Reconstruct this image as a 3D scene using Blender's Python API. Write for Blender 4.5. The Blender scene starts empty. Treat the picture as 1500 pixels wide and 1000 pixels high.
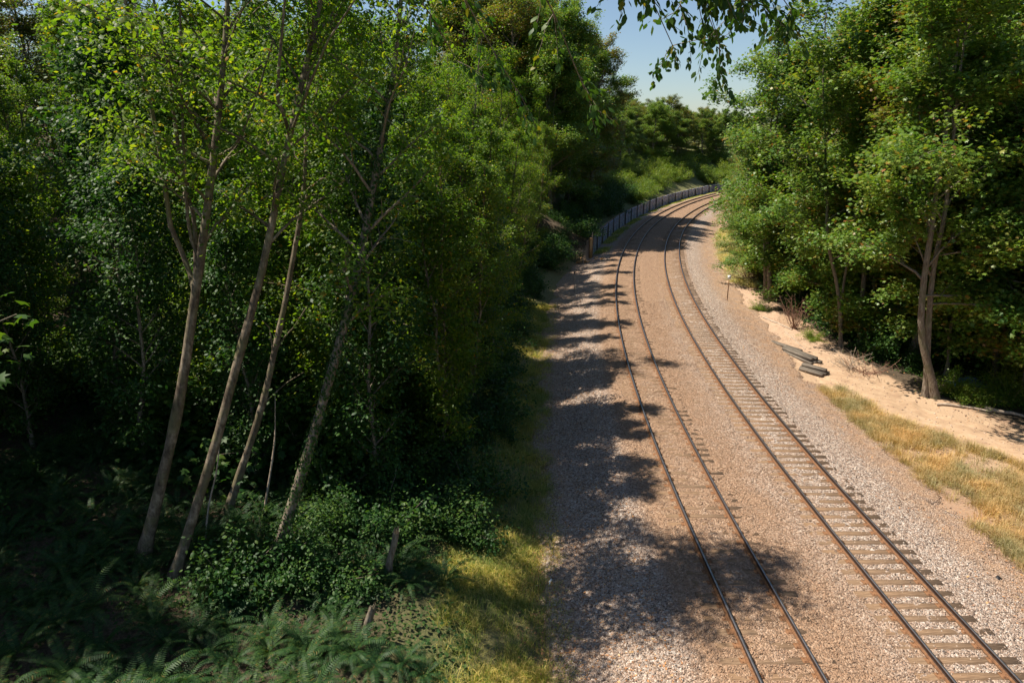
import bpy, math, random
import numpy as np
C = bpy.context.scene.collection
RAD = math.radians
rng = np.random.default_rng(7)

# ------------------------------------------------------------------ camera, sky, sun, exposure
CAMZ, PITCH, FPX = 11.85, math.atan(0.3), 1000.0
cam = bpy.data.objects.new('camera', bpy.data.cameras.new('camera')); C.objects.link(cam)
cam.location = (0, 0, CAMZ); cam.rotation_euler = (RAD(90) - PITCH, 0, 0)
cam.data.sensor_width = 36; cam.data.lens = 24; cam.data.clip_end = 3000; cam.data.clip_start = .1
S = bpy.context.scene; S.camera = cam
SUN_AZ, SUN_EL = RAD(-84), RAD(59)          # azimuth measured from +Y towards +X
W = bpy.data.worlds.new('World'); S.world = W; W.use_nodes = True
nt = W.node_tree; bg = nt.nodes['Background']
sky = nt.nodes.new('ShaderNodeTexSky'); sky.sky_type = 'NISHITA'; sky.sun_disc = False
sky.sun_elevation = SUN_EL; sky.sun_rotation = SUN_AZ; sky.air_density = 1.0; sky.dust_density = .5; sky.ozone_density = 2.6
nt.links.new(sky.outputs[0], bg.inputs[0]); bg.inputs[1].default_value = 0.062
sl = bpy.data.lights.new('sun', 'SUN'); sl.energy = 4.8; sl.angle = RAD(.53); sl.color = (1, .915, .78)
so = bpy.data.objects.new('sun', sl); C.objects.link(so)
so.rotation_euler = (RAD(90) - SUN_EL, 0, math.pi - SUN_AZ); so.location = (0, 0, 60)
V = S.view_settings; V.view_transform = 'Standard'; V.look = 'None'; V.gamma = 1; V.exposure = 0.95
S.cycles.max_bounces = 6; S.cycles.diffuse_bounces = 3; S.cycles.transmission_bounces = 4; S.cycles.glossy_bounces = 2
S.cycles.use_denoising = True

# ------------------------------------------------------------------ geometry of the place
R0, X0, Y0 = 252.0, 8.62, 17.0
def tw(s, u):                              # track coordinates -> world
    s = np.asarray(s, float); u = np.asarray(u, float)
    a = np.maximum(s, 0) / R0
    x = np.where(s < 0, X0 + u, X0 + R0 - (R0 - u) * np.cos(a))
    y = np.where(s < 0, Y0 + s, Y0 + (R0 - u) * np.sin(a))
    return x, y
def heading(s): return -max(s, 0) / R0     # z rotation of the track there
def tsu(x, y):
    x = np.asarray(x, float); y = np.asarray(y, float)
    dx = X0 + R0 - x; dy = y - Y0
    a = np.arctan2(dy, dx); r = np.hypot(dx, dy)
    s = np.where(dy < 0, dy, a * R0); u = np.where(dy < 0, x - X0, R0 - r)
    return s, u
def _h(ix, iy, k):
    n = (ix.astype(np.int64) * 374761393 + iy.astype(np.int64) * 668265263 + k * 974634777) & 0xffffffff
    n = ((n ^ (n >> 13)) * 1274126177) & 0xffffffff
    return ((n ^ (n >> 16)) & 0xffff) / 65535.0
def vn(x, y, k=0):
    x = np.asarray(x, float); y = np.asarray(y, float)
    ix = np.floor(x); iy = np.floor(y); fx = x - ix; fy = y - iy
    fx = fx * fx * (3 - 2 * fx); fy = fy * fy * (3 - 2 * fy)
    a = _h(ix, iy, k); b = _h(ix + 1, iy, k); c = _h(ix, iy + 1, k); d = _h(ix + 1, iy + 1, k)
    return (a * (1 - fx) + b * fx) * (1 - fy) + (c * (1 - fx) + d * fx) * fy
def fbm(x, y, k=0, o=3):
    t = 0; a = .5
    for i in range(o):
        t = t + a * vn(x * 2 ** i, y * 2 ** i, k + i); a *= .5
    return t / (1 - .5 ** o)
def ss(a, b, x):
    t = np.clip((np.asarray(x, float) - a) / (b - a), 0, 1); return t * t * (3 - 2 * t)
WALL_S0, WALL_S1, WALL_U = 55.5, 172.0, -6.3
def redge(s):                              # where the right-hand forest begins
    return np.interp(s, [-10, 0, 8, 12, 20, 30, 40, 60, 75, 100, 140, 200], [26, 21, 17, 15, 10.8, 9.6, 8.6, 9, 10, 8, 6.5, 6])
def gz(x, y):
    s, u = tsu(x, y)
    z = np.full(np.shape(u), -0.24)
    z = z - .12 * ss(3.3, 4.0, np.abs(u)) - .5 * ss(3.8, 7.5, np.abs(u))
    d = np.maximum(-8 - u, 0)
    left = .15 * d + .16 * np.maximum(d - 20, 0) + .1 * np.minimum(d, 3)
    far = ss(38, 54, s)
    dw = np.maximum(-6.45 - u, 0)
    hill = np.maximum(np.minimum(dw * 8, 1.9), 0) + .5 * np.minimum(np.maximum(dw - .6, 0), 14) + .1 * np.maximum(dw - 14, 0)
    bank = left + far * 1.0 * ss(7, 9.5, -u)
    wb = ss(50.5, 55.5, s); z = z + bank * (1 - wb) + hill * wb * np.where(s < 55.3, np.clip((s - 50) / 5.3, 0, 1) * .8, 1)
    r = np.maximum(u - 9, 0); z = z - .05 * np.minimum(r, 12) + .0 * r
    n = fbm(x * .35, y * .35, 3) - .5
    z = z + n * .5 * ss(7, 11, np.abs(u)) + (fbm(x * 1.7, y * 1.7, 9) - .5) * .14 * ss(6, 8, np.abs(u))
    return z
def ray(px, py):
    dx = (px - 750) / FPX; dy = -(py - 500) / FPX
    return np.array([dx, math.cos(PITCH) + dy * math.sin(PITCH), -math.sin(PITCH) + dy * math.cos(PITCH)])
def hit(px, py):                           # where a sight line meets the ground
    d = ray(px, py); t = 3.0
    for _ in range(4000):
        p = d * t; 
        if CAMZ + p[2] <= float(gz(p[0], p[1])): break
        t += .05
    return np.array([p[0], p[1], CAMZ + p[2]])
def atY(px, py, Y):
    d = ray(px, py); t = Y / d[1]; return np.array([d[0] * t, Y, CAMZ + d[2] * t])

# ------------------------------------------------------------------ helpers
def tag(o, label=None, cat=None, group=None, kind=None):
    if label: o['label'] = label
    if cat: o['category'] = cat
    if group: o['group'] = group
    if kind: o['kind'] = kind
    return o
def link(name, me, parent=None):
    o = bpy.data.objects.new(name, me); C.objects.link(o)
    if parent: o.parent = parent
    return o
def empty(name, loc=(0, 0, 0), rz=0):
    o = bpy.data.objects.new(name, None); C.objects.link(o); o.location = loc; o.rotation_euler = (0, 0, rz); o.empty_display_size = .3
    return o
def mesh_arr(name, v, faces, mats, mi=None, smooth=False, attrs=None):
    """faces: list of (n,k) int arrays"""
    me = bpy.data.meshes.new(name)
    v = np.ascontiguousarray(v, np.float32)
    me.vertices.add(len(v)); me.vertices.foreach_set('co', v.ravel())
    loops = np.concatenate([f.ravel() for f in faces]).astype(np.int32)
    tot = np.concatenate([np.full(len(f), f.shape[1]) for f in faces]).astype(np.int32)
    st = np.concatenate([[0], np.cumsum(tot)[:-1]]).astype(np.int32)
    me.loops.add(len(loops)); me.loops.foreach_set('vertex_index', loops)
    me.polygons.add(len(tot)); me.polygons.foreach_set('loop_start', st); me.polygons.foreach_set('loop_total', tot)
    for m in (mats if isinstance(mats, (list, tuple)) else [mats]): me.materials.append(m)
    if mi is not None: me.polygons.foreach_set('material_index', np.asarray(mi, np.int32))
    if smooth: me.polygons.foreach_set('use_smooth', np.ones(len(tot), bool))
    for k, a in (attrs or {}).items():
        at = me.attributes.new(k, 'FLOAT', 'POINT'); at.data.foreach_set('value', np.ascontiguousarray(a, np.float32))
    me.update(calc_edges=True); return me
class MB:
    def __init__(s): s.v = []; s.f = {}; s.n = 0; s.m = []
    def add(s, v, f, mi=0):
        f = np.asarray(f); s.v.append(np.asarray(v, float)); s.f.setdefault((f.shape[1], mi), []).append(f + s.n); s.n += len(v)
    def box(s, c, size, rz=0, mi=0, tilt=0, jit=0):
        q = np.array([[x, y, z] for x in (-.5, .5) for y in (-.5, .5) for z in (-.5, .5)]) * size
        if jit: q = q + rng.normal(0, jit, q.shape)
        if tilt:
            ct, st = math.cos(tilt), math.sin(tilt); q = q @ np.array([[1, 0, 0], [0, ct, st], [0, -st, ct]])
        cz, sz = math.cos(rz), math.sin(rz)
        q = q @ np.array([[cz, sz, 0], [-sz, cz, 0], [0, 0, 1]]) + np.asarray(c)
        s.add(q, [[0, 1, 3, 2], [4, 6, 7, 5], [0, 4, 5, 1], [2, 3, 7, 6], [0, 2, 6, 4], [1, 5, 7, 3]], mi)
    def tube(s, pts, rad, n=6, mi=0, rough=0, cap=True):
        pts = np.asarray(pts, float); rad = np.broadcast_to(np.asarray(rad, float), (len(pts),))
        t = np.gradient(pts, axis=0); t /= np.linalg.norm(t, axis=1)[:, None] + 1e-9
        ref = np.array([1., 0, 0]) if abs(t[0][0]) < .8 else np.array([0, 1., 0])
        a = np.cross(t, ref); a /= np.linalg.norm(a, axis=1)[:, None] + 1e-9; b = np.cross(t, a)
        th = np.arange(n) * 2 * math.pi / n
        rr = rad[:, None] * (1 + (rng.random((len(pts), n)) - .5) * rough)
        v = pts[:, None] + rr[..., None] * (np.cos(th)[None, :, None] * a[:, None] + np.sin(th)[None, :, None] * b[:, None])
        v = v.reshape(-1, 3); m = len(pts)
        i = np.arange(m - 1)[:, None] * n; j = np.arange(n)[None]; k = (j + 1) % n
        f = np.stack([i + j, i + k, i + n + k, i + n + j], -1).reshape(-1, 4)
        s.add(v, f, mi)
        if cap:
            for e, q in ((m - 1, pts[-1] + t[-1] * rad[-1] * .3), (0, pts[0])):
                s.add(np.vstack([v[e * n:(e + 1) * n], q]), [[x, (x + 1) % n, n] for x in range(n)], mi)
    def mesh(s, name, mats, smooth=False):
        fs = []; mi = []
        for (k, m), l in s.f.items():
            a = np.concatenate(l); fs.append(a); mi.append(np.full(len(a), m))
        return mesh_arr(name, np.concatenate(s.v), fs, mats, np.concatenate(mi), smooth)
    def build(s, name, mats, parent=None, smooth=False): return link(name, s.mesh(name, mats, smooth), parent)

# ------------------------------------------------------------------ materials
class N:
    def __init__(s, name):
        s.m = bpy.data.materials.new(name); s.m.use_nodes = True; s.t = s.m.node_tree; s.p = s.t.nodes['Principled BSDF']; s.out = s.t.nodes['Material Output']
        s.p.inputs['Specular IOR Level'].default_value = .3
    def n(s, typ, **kw):
        x = s.t.nodes.new(typ)
        for k, v in kw.items():
            if k.startswith('i_'): x.inputs[k[2:].replace('_', ' ')].default_value = v
            else: setattr(x, k, v)
        return x
    def l(s, a, b): s.t.links.new(a, b)
    def coord(s, what='Object'): return s.n('ShaderNodeTexCoord').outputs[what]
    def noise(s, scale, detail=4, vec=None, rough=.6, out='Fac'):
        x = s.n('ShaderNodeTexNoise'); x.inputs['Scale'].default_value = scale; x.inputs['Detail'].default_value = detail; x.inputs['Roughness'].default_value = rough
        s.l(vec if vec is not None else s.coord(), x.inputs['Vector']); return x.outputs[out]
    def ramp(s, fac, stops, interp='LINEAR'):
        r = s.n('ShaderNodeValToRGB'); r.color_ramp.interpolation = interp
        while len(r.color_ramp.elements) < len(stops): r.color_ramp.elements.new(.5)
        for e, (p, c) in zip(r.color_ramp.elements, stops):
            e.position = p; e.color = (*c, 1) if len(c) == 3 else c
        s.l(fac, r.inputs[0]); return r.outputs[0]
    def mix(s, fac, a, b, mode='MIX'):
        x = s.n('ShaderNodeMix', data_type='RGBA', blend_type=mode)
        for sock, val in ((x.inputs[0], fac), (x.inputs[6], a), (x.inputs[7], b)):
            if hasattr(val, 'is_output'): s.l(val, sock)
            else: sock.default_value = val if not isinstance(val, tuple) or len(val) == 4 else (*val, 1)
        return x.outputs[2]
    def math(s, op, a, b=0.):
        x = s.n('ShaderNodeMath', operation=op)
        for sock, val in ((x.inputs[0], a), (x.inputs[1], b)):
            if hasattr(val, 'is_output'): s.l(val, sock)
            else: sock.default_value = val
        return x.outputs[0]
    def bump(s, h, strength=.5, dist=.02):
        b = s.n('ShaderNodeBump'); b.inputs['Strength'].default_value = strength; b.inputs['Distance'].default_value = dist
        s.l(h, b.inputs['Height']); s.l(b.outputs[0], s.p.inputs['Normal'])
    def attr(s, name): return s.n('ShaderNodeAttribute', attribute_name=name).outputs['Fac']
    def island(s): return s.n('ShaderNodeNewGeometry').outputs['Random Per Island']
    def base(s, c, rough=.85):
        s.p.inputs['Roughness'].default_value = rough
        if hasattr(c, 'is_output'): s.l(c, s.p.inputs['Base Color'])
        else: s.p.inputs['Base Color'].default_value = (*c, 1)
        return s
def leaf_mat(name, stops, trans=.35, rough=.42, tcol=1.6, spec=.4):
    m = N(name); c = m.ramp(m.island(), stops)
    oi = m.n('ShaderNodeObjectInfo').outputs['Random']
    big = m.noise(.55, 2, m.n('ShaderNodeNewGeometry').outputs['Position'])
    c = m.mix(m.ramp(big, [(.35, (0, 0, 0)), (.65, (1, 1, 1))]), m.mix(1., c, (.72, .85, .8), 'MULTIPLY'), m.mix(1., c, (1.25, 1.12, .9), 'MULTIPLY'))
    c = m.mix(oi, m.mix(1., c, (.8, .92, .95), 'MULTIPLY'), c)
    m.base(c, rough); m.p.inputs['Specular IOR Level'].default_value = spec
    tr = m.n('ShaderNodeBsdfTranslucent'); m.l(m.mix(1., c, (tcol * 1.15, tcol * 1.2, tcol * .35), 'MULTIPLY'), tr.inputs[0])
    mx = m.n('ShaderNodeMixShader'); mx.inputs[0].default_value = trans
    m.l(m.p.outputs[0], mx.inputs[1]); m.l(tr.outputs[0], mx.inputs[2]); m.l(mx.outputs[0], m.out.inputs[0])
    return m.m
M = {}
M['maple'] = leaf_mat('maple_leaf', [(0, (.07, .14, .024)), (.4, (.115, .19, .036)), (.75, (.155, .22, .05)), (.93, (.2, .22, .05)), (.965, (.21, .15, .035)), (1, (.26, .10, .035))])
M['maple_seed'] = leaf_mat('maple_leaf_with_seeds', [(0, (.09, .14, .024)), (.55, (.15, .18, .04)), (.75, (.17, .13, .04)), (1, (.24, .11, .045))])
M['alder'] = leaf_mat('alder_leaf', [(0, (.05, .10, .014)), (.5, (.085, .145, .018)), (.85, (.13, .18, .02)), (.97, (.19, .21, .025)), (1, (.28, .13, .02))], .5, .5, 1.85, .25)
M['cherry'] = leaf_mat('cherry_leaf', [(0, (.03, .075, .018)), (.6, (.05, .10, .02)), (.93, (.08, .13, .02)), (1, (.2, .15, .02))], .38, .5, 1.5, .25)
M['shrub'] = leaf_mat('shrub_leaf', [(0, (.02, .06, .016)), (.6, (.04, .095, .02)), (1, (.08, .135, .022))], .35, .5, 1.5, .25)
M['lime'] = leaf_mat('sunny_leaf', [(0, (.09, .16, .02)), (.6, (.14, .2, .025)), (1, (.22, .22, .03))], .4, .45)
M['fern'] = leaf_mat('fern_frond', [(0, (.02, .055, .018)), (.7, (.035, .085, .025)), (.93, (.07, .12, .03)), (1, (.16, .12, .04))], .3, .55, 1.3, .25)
M['ivy'] = leaf_mat('ivy_leaf', [(0, (.02, .05, .015)), (.7, (.035, .075, .02)), (1, (.07, .1, .025))], .2, .65, 1.2, .15)
M['grass'] = leaf_mat('grass_blade', [(0, (.12, .2, .025)), (.4, (.24, .28, .05)), (.6, (.46, .38, .12)), (1, (.64, .5, .2))], .35, .6, 1.2)
M['straw'] = leaf_mat('dry_grass_blade', [(0, (.26, .2, .07)), (.07, (.42, .27, .12)), (.5, (.58, .41, .22)), (.8, (.50, .27, .13)), (1, (.66, .48, .27))], .3, .7, 1.0)
M['bleached'] = leaf_mat('bleached_grass_blade', [(0, (.5, .38, .18)), (1, (.72, .6, .36))], .3, .7, 1.0)

m = N('bark'); v = m.coord(); mp = m.n('ShaderNodeMapping'); mp.inputs['Scale'].default_value = (6, 6, 1.2); m.l(v, mp.inputs[0])
n1 = m.noise(3, 6, mp.outputs[0], .7); n2 = m.noise(1.2, 4, v)
c = m.ramp(n1, [(.3, (.06, .045, .032)), (.5, (.17, .135, .10)), (.7, (.30, .26, .21))])
c = m.mix(m.ramp(n2, [(.5, (0, 0, 0)), (.68, (1, 1, 1))]), c, m.mix(.5, c, (.12, .14, .06)))
m.base(c, .9); m.bump(n1, .8, .03); M['bark'] = m.m
m = N('alder_bark'); v = m.coord(); mp = m.n('ShaderNodeMapping'); mp.inputs['Scale'].default_value = (5, 5, 2.5); m.l(v, mp.inputs[0])
n1 = m.noise(2, 6, mp.outputs[0], .7); n2 = m.noise(2.2, 5, v)
c = m.ramp(n1, [(.32, (.06, .045, .03)), (.5, (.18, .14, .10)), (.7, (.36, .30, .22))]); c = m.mix(m.ramp(m.noise(1.5, 5, m.coord(), .7), [(.42, (1, 1, 1)), (.6, (0, 0, 0))]), c, m.mix(1., c, (.45, .42, .4), 'MULTIPLY'))
c = m.mix(m.ramp(n2, [(.48, (0, 0, 0)), (.62, (1, 1, 1))]), c, m.mix(.6, c, (.14, .13, .06)))
m.base(c, .85); m.bump(n1, .5, .015); M['alder_bark'] = m.m
m = N('weathered_wood'); v = m.coord(); mp = m.n('ShaderNodeMapping'); mp.inputs['Scale'].default_value = (1.2, 14, 14); m.l(v, mp.inputs[0])
n1 = m.noise(2, 6, mp.outputs[0], .7)
m.base(m.ramp(n1, [(.3, (.05, .042, .034)), (.55, (.15, .125, .10)), (.75, (.29, .25, .21))]), .9); m.bump(n1, .6, .01); M['oldwood'] = m.m
m = N('dead_branch_wood'); n1 = m.noise(9, 4); m.base(m.ramp(n1, [(.3, (.2, .15, .11)), (.7, (.45, .37, .29))]), .9); M['deadwood'] = m.m
m = N('red_brown_twigs'); n1 = m.noise(9, 4); m.base(m.ramp(n1, [(.3, (.12, .06, .04)), (.7, (.3, .17, .12))]), .9); M['twig'] = m.m
m = N('orange_timber'); v = m.coord(); mp = m.n('ShaderNodeMapping'); mp.inputs['Scale'].default_value = (12, 12, 1); m.l(v, mp.inputs[0]); n1 = m.noise(2, 4, mp.outputs[0])
m.base(m.ramp(n1, [(.3, (.32, .14, .05)), (.6, (.62, .36, .16))]), .8); M['orangewood'] = m.m
m = N('sleeper_wood'); v = m.coord(); mp = m.n('ShaderNodeMapping'); mp.inputs['Scale'].default_value = (1.3, 16, 16); m.l(v, mp.inputs[0])
n1 = m.noise(2, 6, mp.outputs[0], .7); oi = m.n('ShaderNodeObjectInfo').outputs['Random']
c = m.ramp(n1, [(.3, (.09, .052, .03)), (.5, (.21, .13, .075)), (.72, (.34, .225, .135))])
c = m.mix(oi, c, m.mix(1., c, (.8, .84, .9), 'MULTIPLY')); m.base(c, .9); m.bump(n1, .7, .012); M['sleeper'] = m.m
m = N('rusty_steel'); n1 = m.noise(14, 5); m.base(m.ramp(n1, [(.3, (.10, .045, .022)), (.7, (.23, .115, .055))]), .85); M['rust'] = m.m
m = N('polished_rail_head'); n1 = m.noise(3, 3); m.base(m.ramp(n1, [(.3, (.20, .19, .19)), (.7, (.34, .33, .33))]), .38); m.p.inputs['Metallic'].default_value = .9; M['railtop'] = m.m
m = N('dark_rail_web'); n1 = m.noise(14, 5); m.base(m.ramp(n1, [(.3, (.022, .014, .012)), (.7, (.06, .035, .025))]), .75); M['web'] = m.m
m = N('white_paint'); m.base((.75, .76, .76), .5); M['white'] = m.m
m = N('blue_tarpaulin'); n1 = m.noise(4, 4); m.base(m.ramp(n1, [(.3, (.01, .03, .16)), (.7, (.03, .09, .4))]), .4); M['blue'] = m.m
m = N('black_plastic'); m.base((.015, .015, .017), .5); M['black'] = m.m
m = N('cut_wood'); n1 = m.noise(20, 4); m.base(m.ramp(n1, [(.3, (.22, .14, .08)), (.7, (.42, .3, .18))]), .9); M['cutwood'] = m.m

# gravel: voronoi stones, tinted by the zone stored on the mesh
def gravel(name, use_island=False):
    m = N(name)
    pal = [(0, (.08, .06, .05)), (.12, (.16, .12, .095)), (.3, (.28, .205, .16)), (.5, (.37, .275, .215)), (.68, (.31, .275, .245)), (.82, (.46, .36, .29)), (.95, (.55, .5, .45)), (1, (.30, .17, .11))]
    if use_island: rnd = m.island(); hgt = None
    else:
        v = m.coord(); vo = m.n('ShaderNodeTexVoronoi'); vo.inputs['Scale'].default_value = 19; m.l(v, vo.inputs['Vector'])
        sp = m.n('ShaderNodeSeparateColor'); m.l(vo.outputs['Color'], sp.inputs[0]); rnd = sp.outputs[0]; hgt = vo.outputs['Distance']
    c = m.ramp(rnd, pal)
    pos = m.n('ShaderNodeNewGeometry').outputs['Position']
    big = m.noise(.6, 4, pos); fine = m.noise(3.5, 5, pos)
    if True:
        at = m.attr('rustdust'); at = m.math('ADD', at, m.math('MULTIPLY', m.math('SUBTRACT', big, .5), .5)); at = m.math('ADD', at, m.math('MULTIPLY', m.math('SUBTRACT', fine, .5), .5))
        k = m.ramp(at, [(.15, (0, 0, 0)), (.85, (1, 1, 1))])
        rusty = m.mix(.5, m.mix(1., c, (.92, .73, .57), 'MULTIPLY'), (.27, .175, .112))
        grey = m.mix(1., c, (1.04, 1.02, 1.0), 'MULTIPLY')
        c = m.mix(k, grey, rusty)
        dk = m.attr('dirt'); c = m.mix(m.math('MULTIPLY', dk, m.ramp(m.noise(1.7, 5, pos), [(.35, (0, 0, 0)), (.6, (1, 1, 1))])), c, m.mix(.8, c, (.40, .25, .15)))
    m.base(c, .9)
    if hgt is not None:
        h = m.math('SUBTRACT', 1., hgt); h = m.math('ADD', m.math('MULTIPLY', h, 1.), m.math('MULTIPLY', m.math('MULTIPLY', rnd, .7), 1.)); m.bump(h, 1., .045)
    return m.m
M['gravel'] = gravel('ballast_gravel'); M['stone'] = gravel('ballast_stone', True)
# forest and verge soil
m = N('soil'); pos = m.n('ShaderNodeNewGeometry').outputs['Position']
n1 = m.noise(1.1, 6, pos, .65); n2 = m.noise(18, 5, pos, .7); n3 = m.noise(60, 3, pos)
soil = m.ramp(n2, [(.3, (.03, .022, .014)), (.5, (.075, .055, .035)), (.7, (.14, .10, .065))])
dry = m.ramp(n2, [(.25, (.16, .11, .075)), (.5, (.31, .22, .15)), (.75, (.44, .34, .25))])
dry = m.mix(m.ramp(n3, [(.4, (0, 0, 0)), (.7, (1, 1, 1))]), dry, (.36, .19, .11))
green = m.ramp(n2, [(.3, (.05, .07, .02)), (.6, (.14, .15, .05)), (.75, (.3, .24, .1))])
a = m.attr('dryness'); a = m.math('ADD', a, m.math('MULTIPLY', m.math('SUBTRACT', n1, .5), .6))
c = m.mix(m.ramp(a, [(.4, (0, 0, 0)), (.6, (1, 1, 1))]), soil, dry)
sa = m.math('ADD', m.attr('sandy'), m.math('MULTIPLY', m.math('SUBTRACT', m.noise(4, 6, pos, .75), .5), 1.1)); c = m.mix(m.math('MULTIPLY', m.ramp(sa, [(.25, (0, 0, 0)), (.75, (1, 1, 1))]), m.attr('dryness')), c, (.39, .27, .175))
c = m.mix(m.attr('turf'), c, green); m.base(c, .95); m.bump(n2, .8, .05); M['soil'] = m.m
m = N('path_dirt'); pos = m.n('ShaderNodeNewGeometry').outputs['Position']
n1 = m.noise(1.3, 6, pos, .65); n2 = m.noise(9, 8, pos, .8)
c = m.ramp(n1, [(.3, (.27, .175, .11)), (.5, (.38, .26, .165)), (.7, (.46, .33, .22))]); c = m.mix(m.ramp(n2, [(.5, (0, 0, 0)), (.72, (1, 1, 1))]), c, (.33, .2, .12))
c = m.mix(m.math('MULTIPLY', m.attr('stony'), .75), c, m.ramp(m.noise(14, 5, pos, .8), [(.3, (.2, .13, .09)), (.5, (.40, .27, .19)), (.7, (.52, .38, .28))]))
m.base(c, .95); m.bump(n2, .5, .02); M['dirt'] = m.m
# wall: weathered boards with faded paint scrawls
m = N('wall_boards'); v = m.coord(); n1 = m.noise(1.2, 5, v); n2 = m.noise(5, 4, v, out='Color')
mp = m.n('ShaderNodeMapping'); mp.inputs['Scale'].default_value = (1, 1, 7); m.l(v, mp.inputs[0]); n3 = m.noise(3, 5, mp.outputs[0])
c = m.ramp(n3, [(.3, (.2, .2, .21)), (.6, (.38, .38, .4)), (.75, (.55, .55, .56))])
g = m.ramp(m.noise(.9, 3, v, out='Fac'), [(.3, (.12, .2, .42)), (.45, (.5, .52, .58)), (.55, (.35, .15, .35)), (.7, (.55, .55, .52))], 'CONSTANT')
wv = m.n('ShaderNodeTexWave', wave_type='RINGS'); wv.inputs['Scale'].default_value = 1.1; wv.inputs['Distortion'].default_value = 9; wv.inputs['Detail'].default_value = 2; m.l(v, wv.inputs[0])
c = m.mix(m.math('MULTIPLY', m.ramp(wv.outputs['Fac'], [(.5, (0, 0, 0)), (.6, (1, 1, 1))]), .75), c, g)
m.base(c, .85); M['wall'] = m.m

# ------------------------------------------------------------------ ground sheets
def grid(xs, ys):
    a, b = np.meshgrid(xs, ys, indexing='ij'); n, k = a.shape
    i = np.arange(n - 1)[:, None] * k; j = np.arange(k - 1)[None]
    f = np.stack([i + j, i + k + j, i + k + j + 1, i + j + 1], -1).reshape(-1, 4)
    return a.ravel(), b.ravel(), f
ss_ = np.concatenate([np.arange(-22, 30, .4), np.arange(30, 50, .8), np.arange(50, 60, .3), np.arange(60, 80, .8), np.arange(80, 300, 2.5)])
uu_ = np.concatenate([np.arange(-120, -40, 5.), np.arange(-40, -12, .5), np.arange(-12, -5.0, .22), np.arange(-5, 5, 1.), np.arange(5, 25, .3), np.arange(25, 130, 5.)])
s, u, f = grid(ss_, uu_); x, y = tw(s, u); z = gz(x, y) - .03 - .14 * (1 - ss(5.5, 7, np.abs(u)))
nz = fbm(x * .5, y * .5, 20)
dryn = ss(5, 7, u) * (1 - ss(0, 1.5, u - redge(s) + (nz - .5) * 3)) + ss(-11, -8.5, u) * (u < 0) * .75 + ss(108, 125, s) * (u < -6) * (u > -12) * .8
turf = np.clip(ss(-13, -10, u) * (1 - ss(-8.2, -7, u)) * .8, 0, 1) * (s < 54) + .85 * ss(60, 75, s) * (u < -6.8); dryn = dryn * np.where((s > 52) & (u < -6.8), .35, 1)
p_in = np.interp(s, [-14, 0, 6, 11, 15, 20, 30, 45, 60, 70], [17.5, 15.2, 12.6, 9.8, 8.0, 6.8, 6.6, 6.5, 6.7, 6.9]); p_out = np.interp(s, [-14, 0, 6, 11, 15, 20, 30, 45, 60, 70], [25, 19.8, 17.4, 15.2, 12.6, 10.8, 9.4, 8.6, 8.4, 7.6])
sandy = (1 - ss(0, 2.0, np.maximum(p_in - u, u - p_out))) * (1 - ss(60, 72, s)) * np.where(s > 22, .5, 1)
o = link('ground', mesh_arr('ground', np.c_[x, y, z], [f], M['soil'], smooth=True, attrs={'dryness': dryn, 'turf': turf, 'sandy': sandy})); tag(o, kind='structure')
# far terrain out to the horizon, lying lower
xs = np.linspace(-1600, 1600, 60); ys = np.linspace(-700, 1900, 50); a_, b_, f = grid(xs, ys)
z = -4.5 + 3 * fbm(a_ * .004, b_ * .004, 4)
o = link('far_terrain', mesh_arr('far_terrain', np.c_[a_, b_, z], [f], M['soil'], smooth=True, attrs={'dryness': a_ * 0, 'turf': a_ * 0 + .8})); tag(o, kind='structure')

def ballast_top(s, u):
    x, y = tw(s, u); au = np.abs(u)
    z = -.206 + .004 * ((u < 0) & (u > -3.7)) - .012 * (np.abs(u + 2.2) < 1.4) - .014 * (np.abs(u - 2.2) < 1.45)
    z = z - .12 * ss(3.4, 4.2, au) - .46 * ss(3.9, 7.4, au)
    lump = (fbm(x * 2.2, y * 2.2, 31, 2) - .5) * .05 + (vn(x * 11, y * 11, 32) - .5) * .028
    return z + lump
bs = np.concatenate([np.arange(-12, 22, .1), np.arange(22, 50, .25), np.arange(50, 230, .8)])
bu = np.arange(-8.8, 8.8, .1)
s, u, f = grid(bs, bu); x, y = tw(s, u)
eL = -7.5 + (fbm(x * .6, y * .6, 40) - .5) * 1.4 - .6 * ss(20, 50, s) + 1.7 * ss(52, 56, s)
eR = 6.7 + (fbm(x * .6, y * .6, 41) - .5) * 1.8 + .6 * ss(15, 40, s)
fall = .5 * ss(0, .6, eL - u) + .5 * ss(0, .6, u - eR)
z = ballast_top(s, u) + .02 - fall * .5
rust = np.interp(u, [-8, -4.6, -4.0, -3, -2.2, -1.4, 0, .6, 1.2, 1.5, 1.8, 2.2, 2.7, 2.95, 3.2, 3.7, 5, 6, 7, 9], [.35, .2, .8, .95, .75, .95, .75, .55, .55, .75, .3, .15, .25, .8, .3, .12, .2, .45, .5, .6])
rust = rust + .45 * ss(15, 60, s) * (np.abs(u) < 3.7)
dirt = ss(4.6, 5.8, u) * .8 + .5 * ss(6.0, 7.2, -u) + .7 * ss(8, 30, s) * ss(5.5, 6.5, u)
me = mesh_arr('ballast', np.c_[x, y, z], [f], M['gravel'], smooth=True, attrs={'rustdust': rust, 'dirt': np.clip(dirt, 0, 1)})
o = link('ballast', me); tag(o, kind='structure')
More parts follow.
